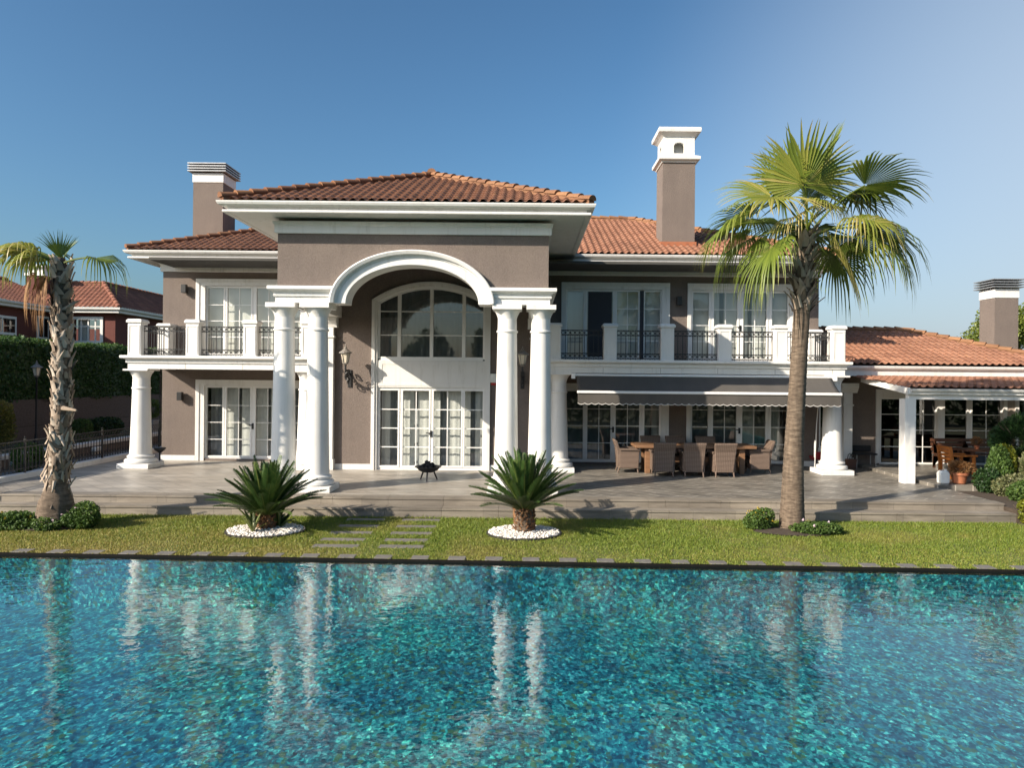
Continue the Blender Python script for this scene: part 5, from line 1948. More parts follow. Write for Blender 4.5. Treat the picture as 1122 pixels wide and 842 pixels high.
def boots(V, F, T, axis, rad, z0, z1, n_, seed, ln=(0.2, 0.34), wd=(0.09, 0.15), out=(0.25, 0.6), hang=0.0):
    """split leaf bases clasping a trunk; axis(z) -> (x, y), rad(z) -> radius"""
    g = random.Random(seed)
    for i in range(n_):
        z = z0 + (z1 - z0) * (i + g.random()) / n_
        a = i * 2.39996 + g.gauss(0, 0.25)
        x, y = axis(z)
        r_ = rad(z)
        er = Vector((math.cos(a), math.sin(a), 0))
        ta = Vector((-math.sin(a), math.cos(a), 0))
        L_ = g.uniform(*ln)
        w_ = g.uniform(*wd)
        o_ = g.uniform(*out)
        sg = -1 if g.random() < hang else 1
        tt = min(1, max(0, g.gauss(0.55, 0.25)))
        lean = g.gauss(0, 0.35)
        o = len(V)
        for j in range(4):
            u = j / 3
            c = Vector((x, y, z)) + er * (r_ * 0.96 + o_ * L_ * u * (0.5 + 0.5 * u)) + Vector((0, 0, sg * L_ * u * 0.95)) + ta * (lean * L_ * u)
            ww = w_ * (1 - 0.62 * u ** 1.3) * (1.0 if j < 3 else g.uniform(0.3, 0.9))
            V.append(c - ta * ww * 0.5)
            V.append(c + er * 0.025)
            V.append(c + ta * ww * 0.5)
            T.extend([tt, min(1, tt + 0.1), tt])
        for j in range(3):
            b_ = o + j * 3
            F.append((b_, b_ + 1, b_ + 4, b_ + 3))
            F.append((b_ + 1, b_ + 2, b_ + 5, b_ + 4))

# tall palm on the right
t = thing('palm_tree', 'tall fan palm with a full green crown standing right of the awning', 'palm tree', (5.41, 14.4, ZL))
axR = [(5.41, 14.4, ZL - 0.05), (5.42, 14.4, 0.2), (5.44, 14.4, 1.5), (5.52, 14.4, 3.2), (5.58, 14.4, 4.3), (5.62, 14.4, 5.2), (5.64, 14.4, 5.65)]
rdR = [0.255, 0.225, 0.178, 0.160, 0.155, 0.165, 0.11]
b = MB()
palm_trunk(b, axR, rdR, ring=0.005, seed=2)
b.build('trunk', bark_palm, t, smooth=True)
def axisR(z):
    return (5.44 + (z - 1.5) * 0.047, 14.4)
V, F, T = [], [], []
boots(V, F, T, axisR, lambda z: 0.165, 4.05, 5.6, 140, 5, ln=(0.16, 0.30), out=(0.35, 0.75))
np_mesh('leaf_base', np.array([tuple(v) for v in V]), F, boot_m, t, tint=T)
C0 = Vector((5.66, 14.4, 5.66))
leaves = [  # direction, petiole, radius, roll, droop, tip droop, tint
    ((-0.18, -0.35, 1.0), 0.95, 1.40, 0.35, 0.03, 0.05, 0.74), ((0.30, 0.10, 1.0), 1.30, 1.35, -0.5, 0.12, 0.11, 0.58),
    ((0.05, 0.35, 1.0), 1.15, 1.30, 0.2, 0.1, 0.08, 0.5), ((-0.45, 0.25, 1.0), 1.00, 1.19, 0.6, 0.15, 0.09, 0.5),
    ((0.62, -0.15, 0.95), 1.49, 1.38, -0.35, 0.75, 0.22, 0.66), ((0.75, 0.35, 0.75), 1.38, 1.24, 0.2, 0.6, 0.27, 0.48),
    ((0.72, -0.55, 0.45), 1.04, 1.13, 0.25, 0.5, 0.58, 0.82), ((1.0, 0.05, 0.35), 1.43, 1.35, 0.15, 0.55, 0.51, 0.52),
    ((0.95, 0.45, 0.2), 1.32, 1.24, -0.1, 0.5, 0.55, 0.42), ((0.85, -0.35, 0.15), 1.21, 1.19, 0.3, 0.55, 0.58, 0.6),
    ((-0.72, -0.45, 0.85), 1.26, 1.30, -0.45, 0.75, 0.17, 0.80), ((-0.75, 0.35, 0.7), 1.26, 1.13, 0.2, 0.6, 0.27, 0.46),
    ((-1.0, -0.1, 0.30), 1.43, 1.13, 0.15, 0.5, 0.51, 0.62), ((-0.9, 0.35, 0.1), 1.21, 1.03, 0.1, 0.55, 0.62, 0.44),
    ((-0.75, -0.40, -0.10), 1.04, 1.08, 0.0, 0.6, 0.62, 0.55), ((-0.55, 0.45, -0.15), 0.85, 1.03, 0.1, 0.6, 0.62, 0.40),
    ((0.48, -0.40, -0.15), 0.55, 1.13, -0.2, 0.7, 0.43, 0.84), ((0.65, 0.35, -0.15), 0.94, 1.08, 0.0, 0.6, 0.55, 0.40),
    ((-0.15, 0.9, 0.55), 1.00, 1.13, 0, 0.45, 0.31, 0.42), ((0.35, 0.85, 0.4), 1.00, 1.08, 0, 0.5, 0.35, 0.42),
    ((-0.50, -0.70, 0.60), 0.70, 0.76, 0.3, 0.6, 0.55, 0.9), ((0.15, -0.85, 0.75), 0.65, 0.67, -0.3, 0.6, 0.55, 0.86),
    ((-0.85, -0.25, -0.55), 0.94, 0.92, 0.2, 0.4, 0.62, 0.45), ((0.02, 0.05, 1.0), 0.75, 0.86, 1.1, 0.03, 0.02, 0.60),
]
V, F, T, PT = [], [], [], []
for i, (dv, pe, ra, ro, dr, td, ti) in enumerate(leaves):
    fan_leaf(V, F, T, C0 + Vector((0, 0, random.uniform(-0.2, 0.15))), dv, pe, ra, ro, dr, tint=ti, seed=i, tipdroop=td, Pt=PT, nseg=40)
np_mesh('crown', np.array([tuple(v) for v in V]), F, leaf_palm, t, tint=T)
b = MB()
for pts, rr2 in PT:
    b.tube(pts, rr2, 6)
b.build('leaf_stalk', leaf_palm, t, tint=True)

# shaggy palm on the left
t = thing('palm_tree', 'shaggy rough trunked palm with a sparse half dead crown at the left lawn end', 'palm tree', (-9.27, 14.03, ZL))
LX, LY = -9.27, 14.03
axL = [(LX, LY, ZL - 0.05), (LX, LY, 0.1), (LX + 0.02, LY, 0.5), (LX + 0.08, LY, 2.0), (LX + 0.09, LY, 3.4), (LX + 0.05, LY, 4.5), (LX + 0.03, LY, 4.95)]
rdL = [0.38, 0.31, 0.172, 0.158, 0.15, 0.14, 0.08]
b = MB()
palm_trunk(b, axL, rdL, ring=0.008, seed=4)
b.build('trunk', bark_palm, t, smooth=True)
V, F, T = [], [], []
axisL = lambda z: (LX + 0.02 + 0.07 * min(1, max(0, (z - 0.5) / 1.5)) - 0.04 * max(0, (z - 3.4) / 1.5), LY)
boots(V, F, T, axisL, lambda z: 0.158, 0.45, 4.85, 310, 8, ln=(0.13, 0.26), wd=(0.09, 0.17), out=(0.05, 0.30), hang=0.12)
boots(V, F, T, axisL, lambda z: 0.18, 0.28, 1.5, 46, 9, ln=(0.18, 0.36), wd=(0.05, 0.10), out=(0.15, 0.5), hang=0.75)
np_mesh('leaf_base', np.array([tuple(v) for v in V]), F, boot_m, t, tint=T)
for (z, a, L_, up) in ((1.98, -0.25, 0.30, -0.12),):
    b = MB()      # broken stalks sticking out
    x, y = axisL(z)
    b.tube([(x + 0.12 * math.cos(a), y + 0.16 * math.sin(a) - 0.1, z), (x + (0.18 + L_) * math.cos(a), y + (0.18 + L_) * math.sin(a) - 0.15, z + up * L_)], [0.05, 0.022], 6)
    b.build('broken_stalk', boot_m, t, tint=True)
C1 = Vector((LX + 0.04, LY, 4.82))
V, F, T, PT = [], [], [], []
for i, (dv, pe, ra, ro, dr, td, ti, sp) in enumerate([
        ((0.06, -0.25, 1.0), 0.12, 0.62, 0.2, 0.02, 0.03, 0.45, 0.75), ((-0.72, -0.35, 0.55), 0.55, 0.85, 0.1, 0.5, 0.45, 0.86, 1.9), ((-0.85, 0.2, 0.45), 0.75, 0.80, 0.2, 0.5, 0.6, 0.6, 2.0),
        ((0.85, -0.15, 0.30), 0.80, 0.78, 0.2, 0.45, 0.65, 0.55, 1.3), ((-0.6, -0.7, 0.5), 0.45, 0.7, 0.3, 0.6, 0.6, 0.78, 1.8), ((-0.9, -0.1, 0.7), 0.8, 0.75, -0.2, 0.6, 0.5, 0.7, 1.8), ((0.2, 0.3, 0.9), 0.2, 0.5, 0, 0.1, 0.1, 0.3, 0.7), ((-0.6, 0.5, 0.5), 0.7, 0.7, 0, 0.5, 0.7, 0.4, 1.9)]):
    fan_leaf(V, F, T, C1, dv, pe, ra, ro, dr, tint=ti, seed=60 + i, tipdroop=td, spread=sp, Pt=PT, nseg=26)
np_mesh('crown', np.array([tuple(v) for v in V]), F, leaf_palm, t, tint=T)
b = MB()
for pts, rr2 in PT:
    b.tube(pts, rr2, 6)
b.build('leaf_stalk', leaf_palm, t, tint=True)
V, F, T, PT = [], [], [], []
for i, (dv, pe, ra, dr, td, ti, sp) in enumerate([((-0.7, -0.5, 0.15), 0.42, 0.55, 1.1, 1.2, 0.5, 1.4), ((-0.5, -0.75, -0.1), 0.3, 0.6, 1.2, 1.3, 0.35, 1.3)]):
    fan_leaf(V, F, T, C1 - Vector((0, 0, 0.1)), dv, pe, ra, 0, dr, tint=ti, seed=90 + i, tipdroop=td, spread=sp, Pt=PT, nseg=22)
np_mesh('dead_leaf', np.array([tuple(v) for v in V]), F, leaf_dead, t, tint=T)

# cycads
def cycad(x, y, trunk_h, L0, nf, label, seed, suckers=0, rt=0.19):
    t = thing('cycad', label, 'cycad', (x, y, ZL), 'sago palms in white pebble circles')
    g = random.Random(seed)
    b = MB()
    palm_trunk(b, [(x, y, ZL - 0.02), (x, y, ZL + trunk_h * 0.5), (x, y, ZL + trunk_h)], [rt, rt * 1.02, rt * 0.75], 22, 0.012, seed, 0.035)
    b.build('trunk', bark_palm, t)
    V, F, T = [], [], []
    boots(V, F, T, lambda z: (x, y), lambda z: rt * 0.98, ZL, ZL + trunk_h, 150, seed, ln=(0.05, 0.09), wd=(0.04, 0.06), out=(0.3, 0.7))
    np_mesh('leaf_base', np.array([tuple(v) for v in V]), F, cycad_bark, t, tint=T)
    V, F, T = [], [], []
    def frond(base, az, el, L_, tint0):
        d = Vector((math.cos(az) * math.cos(el), math.sin(az) * math.cos(el), math.sin(el)))
        n_ = 34
        p = Vector(base)
        pts, dirs = [], []
        for i in range(n_ + 1):
            pts.append(p.copy())
            dirs.append(d.copy())
            p = p + d * (L_ / n_)
            d = (d + Vector((0, 0, -0.62 * math.cos(el) / n_ * (0.4 + i / n_)))).normalized()
        for i in range(n_):     # rachis
            o = len(V)
            sd = dirs[i].cross(Vector((0, 0, 1))).normalized()
            w_ = 0.010 * (1 - 0.7 * i / n_)
            V.extend([pts[i] - sd * w_, pts[i] + sd * w_, pts[i + 1] + sd * w_, pts[i + 1] - sd * w_])
            T.extend([0.9] * 4)
            F.append((o, o + 1, o + 2, o + 3))
        for i in range(3, n_ * 2):
            u = i / (n_ * 2)
            k = min(n_ - 1, int(u * n_))
            c = pts[k].lerp(pts[k + 1], u * n_ - k)
            dd = dirs[k]
            sd = dd.cross(Vector((0, 0, 1))).normalized()
            up_ = sd.cross(dd)
            ll = 0.145 * L_ * math.sin(PI * min(1, 0.14 + u * 0.80)) ** 0.7 * g.uniform(0.9, 1.1)
            for s_ in (-1, 1):
                v = (sd * s_ * 0.78 + dd * 0.62 + up_ * 0.36 + Vector((0, 0, g.gauss(0, 0.05)))).normalized()
                w_ = 0.0125
                o = len(V)
                tt = min(1, max(0, tint0 + g.gauss(0, 0.12)))
                V.extend([c, c + v * ll * 0.5 + dd * w_, c + v * ll, c + v * ll * 0.5 - dd * w_])
                T.extend([tt] * 4)
                F.append((o, o + 1, o + 2, o + 3))
    zt_ = ZL + trunk_h
    for i in range(nf):
        az = i * 2.39996 + g.gauss(0, 0.12)
        u = (i + 0.5) / nf
        el = R(85 - 62 * u ** 0.9) + g.gauss(0, 0.06)
        frond((x + 0.07 * math.cos(az), y + 0.07 * math.sin(az), zt_ - 0.02 - 0.06 * u), az, el, L0 * g.uniform(0.86, 1.06), g.gauss(0.45, 0.13))
    np_mesh('fronds', np.array([tuple(v) for v in V]), F, leaf_cycad, t, tint=T)
    if suckers:
        V, F, T = [], [], []
        for k in range(suckers):
            a = g.uniform(0, 2 * PI)
            bx, by = x + 0.36 * math.cos(a), y + 0.26 * math.sin(a) - 0.1
            for i in range(9):
                frond((bx, by, ZL + 0.03), i * 2.4 + k, R(g.uniform(35, 75)), g.uniform(0.32, 0.55), 0.85 if math.cos(a) < 0 else 0.4)
        np_mesh('sucker', np.array([tuple(v) for v in V]), F, leaf_cycad, t, tint=T)
cycad(-5.02, 13.75, 0.36, 1.10, 74, 'dark green sago palm with leafy suckers round its foot, nearer the shaggy palm', 3, suckers=5, rt=0.15)
cycad(-0.02, 13.78, 0.50, 1.16, 78, 'sago palm with a bare stout brown trunk in front of the right portico columns', 8, rt=0.185)

def pebbles(x, y, rx, ry_, seed, label):
    g = np.random.default_rng(seed)
    n_ = 1500
    a = g.uniform(0, 2 * PI, n_)
    q = np.sqrt(g.random(n_)) * 0.97
    px, py = x + rx * q * np.cos(a), y + ry_ * q * np.sin(a)
    ico = bmesh.new()
    bmesh.ops.create_icosphere(ico, subdivisions=1, radius=1)
    iv = np.array([v.co[:] for v in ico.verts])
    fi = np.array([[v.index for v in f.verts] for f in ico.faces])
    ico.free()
    s_ = g.uniform(0.016, 0.033, (n_, 1, 1)) * g.uniform(0.7, 1.3, (n_, 1, 3)) * np.array([1, 1, 0.7])
    V = iv[None] * s_ * g.uniform(0.88, 1.12, (n_, len(iv), 1))
    V += np.stack([px, py, ZL + 0.02 + g.uniform(0, 0.03, n_) + 0.02 * (1 - q)], 1)[:, None, :]
    F = (fi[None] + (np.arange(n_) * len(iv))[:, None, None]).reshape(-1, 3)
    o = np_mesh('pebble_bed', V.reshape(-1, 3), F, pebble_m, None, (x, y, ZL), smooth=False)
    tag(o, label, 'pebbles', kind='stuff')
    b = MB()
    vs, fs = [], []
    for k in range(48):
        an = 2 * PI * k / 48
        for (f_, z) in ((1.0, ZL - 0.02), (1.0, ZL + 0.03), (1.035, ZL + 0.03), (1.035, ZL - 0.02)):
            vs.append((x + rx * f_ * math.cos(an), y + ry_ * f_ * math.sin(an), z))
    for k in range(48):
        for j in range(3):
            fs.append((k * 4 + j, k * 4 + j + 1, ((k + 1) % 48) * 4 + j + 1, ((k + 1) % 48) * 4 + j))
    b.add(vs, fs)
    tag(b.build('edging_ring', dark_metal, None, (x, y, ZL)), 'thin dark edging round the ' + label, 'edging')
    b = MB()
    b.add([(x + rx * math.cos(2 * PI * k / 48), y + ry_ * math.sin(2 * PI * k / 48), ZL + 0.006) for k in range(48)], [tuple(range(48))])
    b.build('pebble_base', pebble_m)['kind'] = 'structure'
pebbles(-5.02, 13.72, 0.72, 0.62, 1, 'white pebbles under the dark sago palm with suckers')
pebbles(-0.02, 13.74, 0.70, 0.60, 2, 'white pebbles under the bare trunked sago palm')
BEDS += [(-5.02, 13.72, 0.76, 0.66), (-0.02, 13.74, 0.74, 0.64)]

# ------------------------------------------------------------------ stepping stones
SLABS = []
def slab(name, x, y, w, d, label, cat, group):
    b = MB()
    b.box(x - w / 2, x + w / 2, y - d / 2, y + d / 2, ZL - 0.05, ZL + 0.004)
    o = b.build(name, slab_m, None, (x, y, ZL), bevel=0.008)
    o.rotation_euler = (0, 0, random.gauss(0, 0.012))
    tag(o, label, cat, group)
    SLABS.append((x, y, w, d))
for k, y in enumerate((12.58, 13.08, 13.66, 14.28, 14.93)):
    slab('stepping_stone', -3.35, y, 0.82, 0.23, 'grey stepping stone plank in the grass row nearer the dark sago palm', 'stepping stone', 'stepping stones, row nearer the dark sago palm')
    slab('stepping_stone', -2.19, y, 0.80, 0.23, 'grey stepping stone plank in the grass row nearer the fire bowl', 'stepping stone', 'stepping stones, row nearer the fire bowl')
x = -12.2
while x < 12.0:
    slab('edge_slab', x, edge(x) + 0.128, 0.29, 0.23, 'small grey slab set in the grass along the pool edge', 'edge slab', 'slabs along the pool edge')
    x += 0.615

# ------------------------------------------------------------------ grass
def grass():
    g = np.random.default_rng(5)
    n_ = 230000
    x = g.uniform(-12.6, 12.2, n_)
    y0 = 11.66 - 0.0297 * x + 0.002
    y = y0 + (15.19 - y0) * g.random(n_)
    keep = np.ones(n_, bool)
    for (bx, by, rx, ry_) in BEDS:
        keep &= ((x - bx) / rx) ** 2 + ((y - by) / ry_) ** 2 > 1
    for (sx, sy, w, d) in SLABS:
        keep &= ~((np.abs(x - sx) < w / 2 - 0.01) & (np.abs(y - sy) < d / 2 - 0.012))
    keep &= ~((x > 10.45) & (y > 14.9))
    x, y = x[keep], y[keep]
    n_ = len(x)
    h = g.uniform(0.02, 0.045, n_) * (1 + 0.5 * (y > 14.9) * g.random(n_)) * np.where(g.random(n_) < 0.01, 1.8, 1)
    h *= np.clip(1.15 - 0.35 * np.clip((13.0 - y) / 1.0, 0, 1), 0.6, 1.3)
    a = g.uniform(0, 2 * PI, n_)
    w = g.uniform(0.005, 0.010, n_)
    lx, ly = g.normal(0, 0.45, n_) * h, g.normal(0, 0.45, n_) * h
    z = np.full(n_, ZL - 0.012)
    A = np.stack([x - w * np.cos(a), y - w * np.sin(a), z], 1)
    B = np.stack([x + w * np.cos(a), y + w * np.sin(a), z], 1)
    C_ = np.stack([x + lx, y + ly, z + h], 1)
    V = np.stack([A, B, C_], 1).reshape(-1, 3)
    F = np.arange(3 * n_).reshape(n_, 3)
    dry = np.clip((-2.0 - x) / 4.0, 0, 1) * np.clip((14.9 - y) / 1.5, 0.15, 1) * 0.30 + 0.14 * np.clip((12.9 - y) / 0.8, 0, 1)
    ti = np.clip(g.normal(0.44, 0.16, n_) + dry, 0, 1)
    o = np_mesh('grass', V, F, grass_m, tint=np.repeat(ti, 3))
    tag(o, 'short green and straw coloured grass of the lawn', 'grass', kind='stuff')
grass()

# ------------------------------------------------------------------ left side: fence, walls, hedge, lamp post
fn = thing('iron_fence', 'black wrought iron fence with scroll band on the white kerb left of the terrace', 'fence', (-12.77, 20, 0.13))
fx = -12.77
ys = [14.8 + 1.65 * k for k in range(9)]
for y in ys:
    b = MB()
    b.box(fx - 0.022, fx + 0.022, y - 0.022, y + 0.022, 0.1, 1.0)
    b.lathe(fx, y, [(0.0, 1.06), (0.025, 1.03), (0.012, 1.0)], 8)
    b.build('fence_post', iron, fn)
for ya, yb in zip(ys[:-1], ys[1:]):
    b = MB()
    for z in (0.94, 0.78, 0.24):
        b.box(fx - 0.013, fx + 0.013, ya + 0.022, yb - 0.022, z - 0.012, z + 0.012)
    n = 12
    for k in range(1, n):
        y = ya + (yb - ya) * k / n
        b.box(fx - 0.008, fx + 0.008, y - 0.008, y + 0.008, 0.16, 0.78)
    for k in range(n):
        y = ya + (yb - ya) * (k + 0.5) / n
        b.ring((fx, y, 0.86), 0.055, 0.009, 'X', 10, 4)
        b.ring((fx, y, 0.31), 0.045, 0.008, 'X', 10, 4)
    b.build('fence_panel', iron, fn)
gw = thing('garden_wall', 'low brown rendered wall with white coping beyond the iron fence', 'wall', (-14.6, 22, 0))
b = MB()
b.box(-14.72, -14.48, 13, 31.5, -0.5, 0.26)
b.build('wall_body', stucco, gw)
b = MB()
b.box(-14.78, -14.42, 13, 31.5, 0.26, 0.38)
b.build('coping', white, gw, bevel=0.01)
for y, lb in ((20.1, 'white hooded bulkhead light on the low wall, nearer the camera'), (23.8, 'white hooded bulkhead light on the low wall, nearer the villa')):
    t = thing('bulkhead_light', lb, 'wall light', (-14.46, y, 0.1))
    b = MB()
    b.prism([(y - 0.22, 0.08), (y + 0.22, 0.08), (y + 0.20, 0.17), (y + 0.10, 0.23), (y - 0.10, 0.23), (y - 0.20, 0.17)], 'X', -14.478, -14.30)
    b.build('hood', plastic_white, t, bevel=0.02)
    b = MB()
    b.box(-14.478, -14.34, y - 0.17, y + 0.17, -0.03, 0.078)
    b.build('lens', glass_lamp, t, bevel=0.02)
rw = thing('retaining_wall', 'long brown block retaining wall in shade below the hedge', 'wall', (-17.6, 32, 0))
b = MB()
b.box(-18.0, -17.5, 13, 60, -0.5, 1.74)
b.build('wall_body', retain, rw)
hd = thing('hedge', 'tall clipped dark green hedge along the top of the retaining wall', 'hedge', (-18, 32, 1.74))
g = np.random.default_rng(9)
n_ = 52000
face = g.random(n_)
py = 14 + 44 * g.random(n_) ** 1.3
top_z = 3.84 + 0.05 * np.sin(py * 1.3) + 0.04 * np.sin(py * 3.1 + 1)
front = face < 0.66
px = np.where(front, -17.52 + 0.07 * np.sin(py * 2.2) + g.normal(0, 0.05, n_), g.uniform(-18.7, -17.5, n_))
pz = np.where(front, 1.66 + (top_z - 1.66) * g.random(n_), top_z + g.normal(0, 0.035, n_))
V, F = leaf_quads(np.stack([px, py, pz], 1), 0.11, 0.5, 4)
np_mesh('foliage', V, F, leaf_hedge, hd, tint=np.repeat(np.clip(g.normal(0.45, 0.22, n_) + 0.25 * (~front), 0, 1), 4))  # top leaves tinted lighter, a sunlit top put into the colour
b = MB()
b.box(-18.6, -17.62, 14, 58, 1.745, 3.74)
b.build('hedge_core', leaf_dark, hd, tint=True)
lp = thing('lamp_post', 'slim black garden lamp post with a lantern before the retaining wall', 'lamp post', (-16.56, 24, 0.28))
b = MB()
b.lathe(-16.56, 24, [(0.10, 0.28), (0.09, 0.33), (0.05, 0.45), (0.045, 0.6), (0.032, 0.65), (0.028, 2.5), (0.045, 2.52), (0.02, 2.55)], 12)
b.build('post', iron, lp, smooth=True)
b, q = MB(), MB()
lantern_head(b, q, -16.56, 24, 2.53)
b.build('lantern_cage', MATS['sun_paled_iron'], lp)
q.build('lantern_glass', glass_lamp, lp)
bush('shrub', 'golden leaved shrub at the far left edge in front of the retaining wall', 'shrub', (-14.75 - 0.55, 20.2, 1.15), (0.75, 0.6, 0.72), 5200, 0.08, leaf_autumn, 21, 0.28)
bush('shrub', 'bushy green shrub between the fence and the low wall, left of the shaggy palm', 'shrub', (-13.55, 19.4, 0.35), (0.36, 0.4, 0.42), 3200, 0.07, leaf_green, 22, -0.02)
bush('shrub', 'small round green shrub beyond the fence right of the shaggy palm', 'shrub', (-15.6, 25.0, 0.72), (0.36, 0.36, 0.40), 2600, 0.06, leaf_green, 23, 0.28)
bush('shrub', 'dark feathery shrub low before the retaining wall', 'shrub', (-16.3, 27.5, 0.62), (0.6, 0.8, 0.42), 2600, 0.10, leaf_dark, 24, 0.28)
bush('shrub', 'dark clump of foliage at the foot of the retaining wall beside the lamp post', 'shrub', (-16.6, 21.6, 0.6), (0.5, 0.9, 0.42), 2200, 0.10, leaf_dark, 25, 0.28)
tp = thing('potted_topiary', 'clipped ball tree in a square grey pot seen between column and wall', 'potted plant', (-14.95, 28.2, 0.28))
b = MB()
b.prism([(-15.15, 0.28), (-14.75, 0.28), (-14.70, 0.86), (-15.20, 0.86)], 'Y', 28.0, 28.45)
b.build('pot', simple('grey_pot', (0.25, 0.25, 0.25), None, 5, 0.8), tp, bevel=0.01)
b = MB()
b.tube([(-14.95, 28.22, 0.8), (-14.95, 28.22, 1.05)], 0.03, 8)
b.build('trunk', bark_tree, tp)
P_, ti = blob_points((-14.95, 28.22, 1.32), (0.40, 0.40, 0.38), 2600, 31, shell=0.6)
V, F = leaf_quads(P_, 0.06, 0.2, 31)
np_mesh('foliage', V, F, leaf_green, tp, tint=np.repeat(ti, 4))

# ------------------------------------------------------------------ neighbour's house
nh = thing('neighbour_house', "dark red house with brown tiled hipped roofs behind the hedge", 'house', (-31, 46, 0.28))
b = MB()
b.plate(-30.2, -26.1, 0.28, 6.6, [(-28.75, -27.0, 4.75, 6.15)], 45, 45.3)
b.box(-26.4, -26.1, 45.3, 62, 0.28, 6.6)
b.box(-30.5, -30.2, 36.0, 45, 0.28, 6.6)
b.box(-44, -30.5, 36.0, 36.3, 0.28, 6.6)
b.box(-44, -43.7, 36.3, 62, 0.28, 6.6)
b.box(-43.7, -26.4, 61.7, 62, 0.28, 6.6)
b.build('wall', maroon, nh)
def plain_roof(mb, pts_list):
    for pts in pts_list:
        mb.add(pts, [tuple(range(len(pts)))])
b = MB()
e_ = 0.55
zE, zR = 6.85, 8.65
# front wing, hip towards the camera, ridge running back
ex_l, ex_r, eyf = -30.2 - 0.0, -26.1 + e_, 45 - e_
xm = -27.95
tile_slope(b, (-33, eyf, zE), (1, 0, 0), (0, 1, (zR - zE) / 2.4), 33 + ex_r + 0.1, 2.4 * math.hypot(1, (zR - zE) / 2.4),
           [((ex_r, eyf, 0), Vector((1, 1, 0)).normalized())], pu=0.3, pv=0.4, seed=51)
sR = (zR - zE) / (ex_r - xm)
tile_slope(b, (ex_r, eyf, zE), (0, 1, 0), (-1, 0, sR), 17, (ex_r - xm) * math.hypot(1, sR), [((ex_r, eyf, 0), Vector((-1, -1, 0)).normalized())], pu=0.3, pv=0.4, seed=52)
# left wing
exl = -30.2 + e_
sL = 0.42
tile_slope(b, (exl, 35.4, zE), (0, 1, 0), (-1, 0, sL), 11.6, 4.9 * math.hypot(1, sL), [((exl, 35.4, 0), Vector((-1, -1, 0)).normalized())], pu=0.3, pv=0.4, seed=53)
nr = b.build('roof', tile_far, nh, tint=True, autosmooth=R(50))
b = MB()
ridge_caps(b, (ex_r, eyf, zE + 0.06), (xm, eyf + 2.4, zR + 0.06), 0.13, 0.45, 16)
ridge_caps(b, (xm, eyf + 2.4, zR + 0.05), (xm, 60, zR + 0.05), 0.13, 0.45, 17)
ridge_caps(b, (xm, eyf + 2.4, zR + 0.05), (-33, eyf + 2.4, zR + 0.05), 0.13, 0.45, 18)
ridge_caps(b, (exl - 4.8, 40, zE + 2.05), (exl - 4.8, 47, zE + 2.05), 0.13, 0.45, 19)
b.build('ridge_tile', tile_far, nr, tint=True)
b = MB()
b.sweep([(exl, 35.4), (exl, eyf), (ex_r, eyf), (ex_r, 61)], [(-0.6, zE - 0.32), (-0.05, zE - 0.32), (-0.05, zE - 0.2), (0.0, zE - 0.18), (0.1, zE - 0.12), (0.12, zE), (0.02, zE + 0.01), (-0.6, zE - 0.1)], side=1)
b.build('gutter', white, nh)
b = MB()
b.plate(-28.95, -26.85, 4.6, 6.3, [(-28.72, -27.03, 4.78, 6.12)], 44.93, 45.02)
nw_ = b.build('window', white, nh)
b = MB()
for x in (-28.3, -27.85, -27.4):
    b.box(x - 0.04, x + 0.04, 45.05, 45.1, 4.78, 6.12)
b.box(-28.72, -27.03, 45.04, 45.08, 5.66, 5.72)
b.build('glazing_bar', white, nw_)
b = MB()
b.add([(-28.75, 45.12, 4.75), (-27.0, 45.12, 4.75), (-27.0, 45.12, 6.15), (-28.75, 45.12, 6.15)], [(0, 1, 2, 3)])
b.build('pane', glass, nw_)
b = MB()
curtain_mesh(b, -28.7, -27.95, 4.75, 6.15, 45.4)
b.build('curtain', curtain_m, nw_)
for (ya, yb, za, zb_) in ((43.7, 44.75, 4.8, 6.25), (39.6, 41.9, 4.9, 6.0)):
    b = MB()
    b.box(-30.2, -30.12, ya, yb, za, zb_)
    nw_ = b.build('window', white, nh)
    b = MB()
    b.box(-30.12, -30.10, ya + 0.15, (ya + yb) / 2 - 0.05, za + 0.15, zb_ - 0.15)
    b.box(-30.12, -30.10, (ya + yb) / 2 + 0.05, yb - 0.15, za + 0.15, zb_ - 0.15)
    b.build('pane', glass_dark, nw_)
b = MB()
b.box(-32.1, -31.0, 45.5, 46.6, 7.0, 8.95)
nc = b.build('chimney', maroon, nh)
b = MB()
b.box(-32.2, -30.9, 45.4, 46.7, 8.95, 9.12)
b.box(-32.05, -31.05, 45.55, 46.55, 9.12, 9.5)
b.box(-32.25, -30.85, 45.35, 46.75, 9.5, 9.66)
b.build('chimney_cap', white, nc)

# ------------------------------------------------------------------ right hand planting
bush('shrub', 'large dark green shrub at the right edge beside the veranda', 'shrub', (12.75, 18.3, 1.25), (0.78, 0.6, 0.62), 7500, 0.085, leaf_dark, 61, -0.06)
bush('conifer', 'bright green conical conifer between the terracotta pot and the right edge', 'conifer', (11.78, 17.75, 0.45), (0.30, 0.30, 0.66), 4800, 0.07, leaf_green, 62, -0.06, up=1.5)
bush('conifer', 'yellow tipped conifer close behind the green cone', 'conifer', (12.12, 17.9, 0.5), (0.24, 0.26, 0.60), 3800, 0.07, leaf_yellow, 67, -0.06, up=1.5)
bush('shrub', 'small dark shrub at the foot of the bright green conifer', 'shrub', (11.38, 17.5, 0.22), (0.28, 0.25, 0.34), 2600, 0.06, leaf_dark, 63, -0.06)
bush('shrub', 'pale cream variegated shrub spreading below the conifers', 'shrub', (11.75, 17.0, 0.14), (0.62, 0.35, 0.30), 4600, 0.06, leaf_pale, 64, -0.06)
bush('shrub', 'pale flowering shrub at the right edge under the dark shrub', 'shrub', (12.6, 17.5, 0.55), (0.42, 0.35, 0.42), 3600, 0.065, leaf_pale, 68, -0.06)
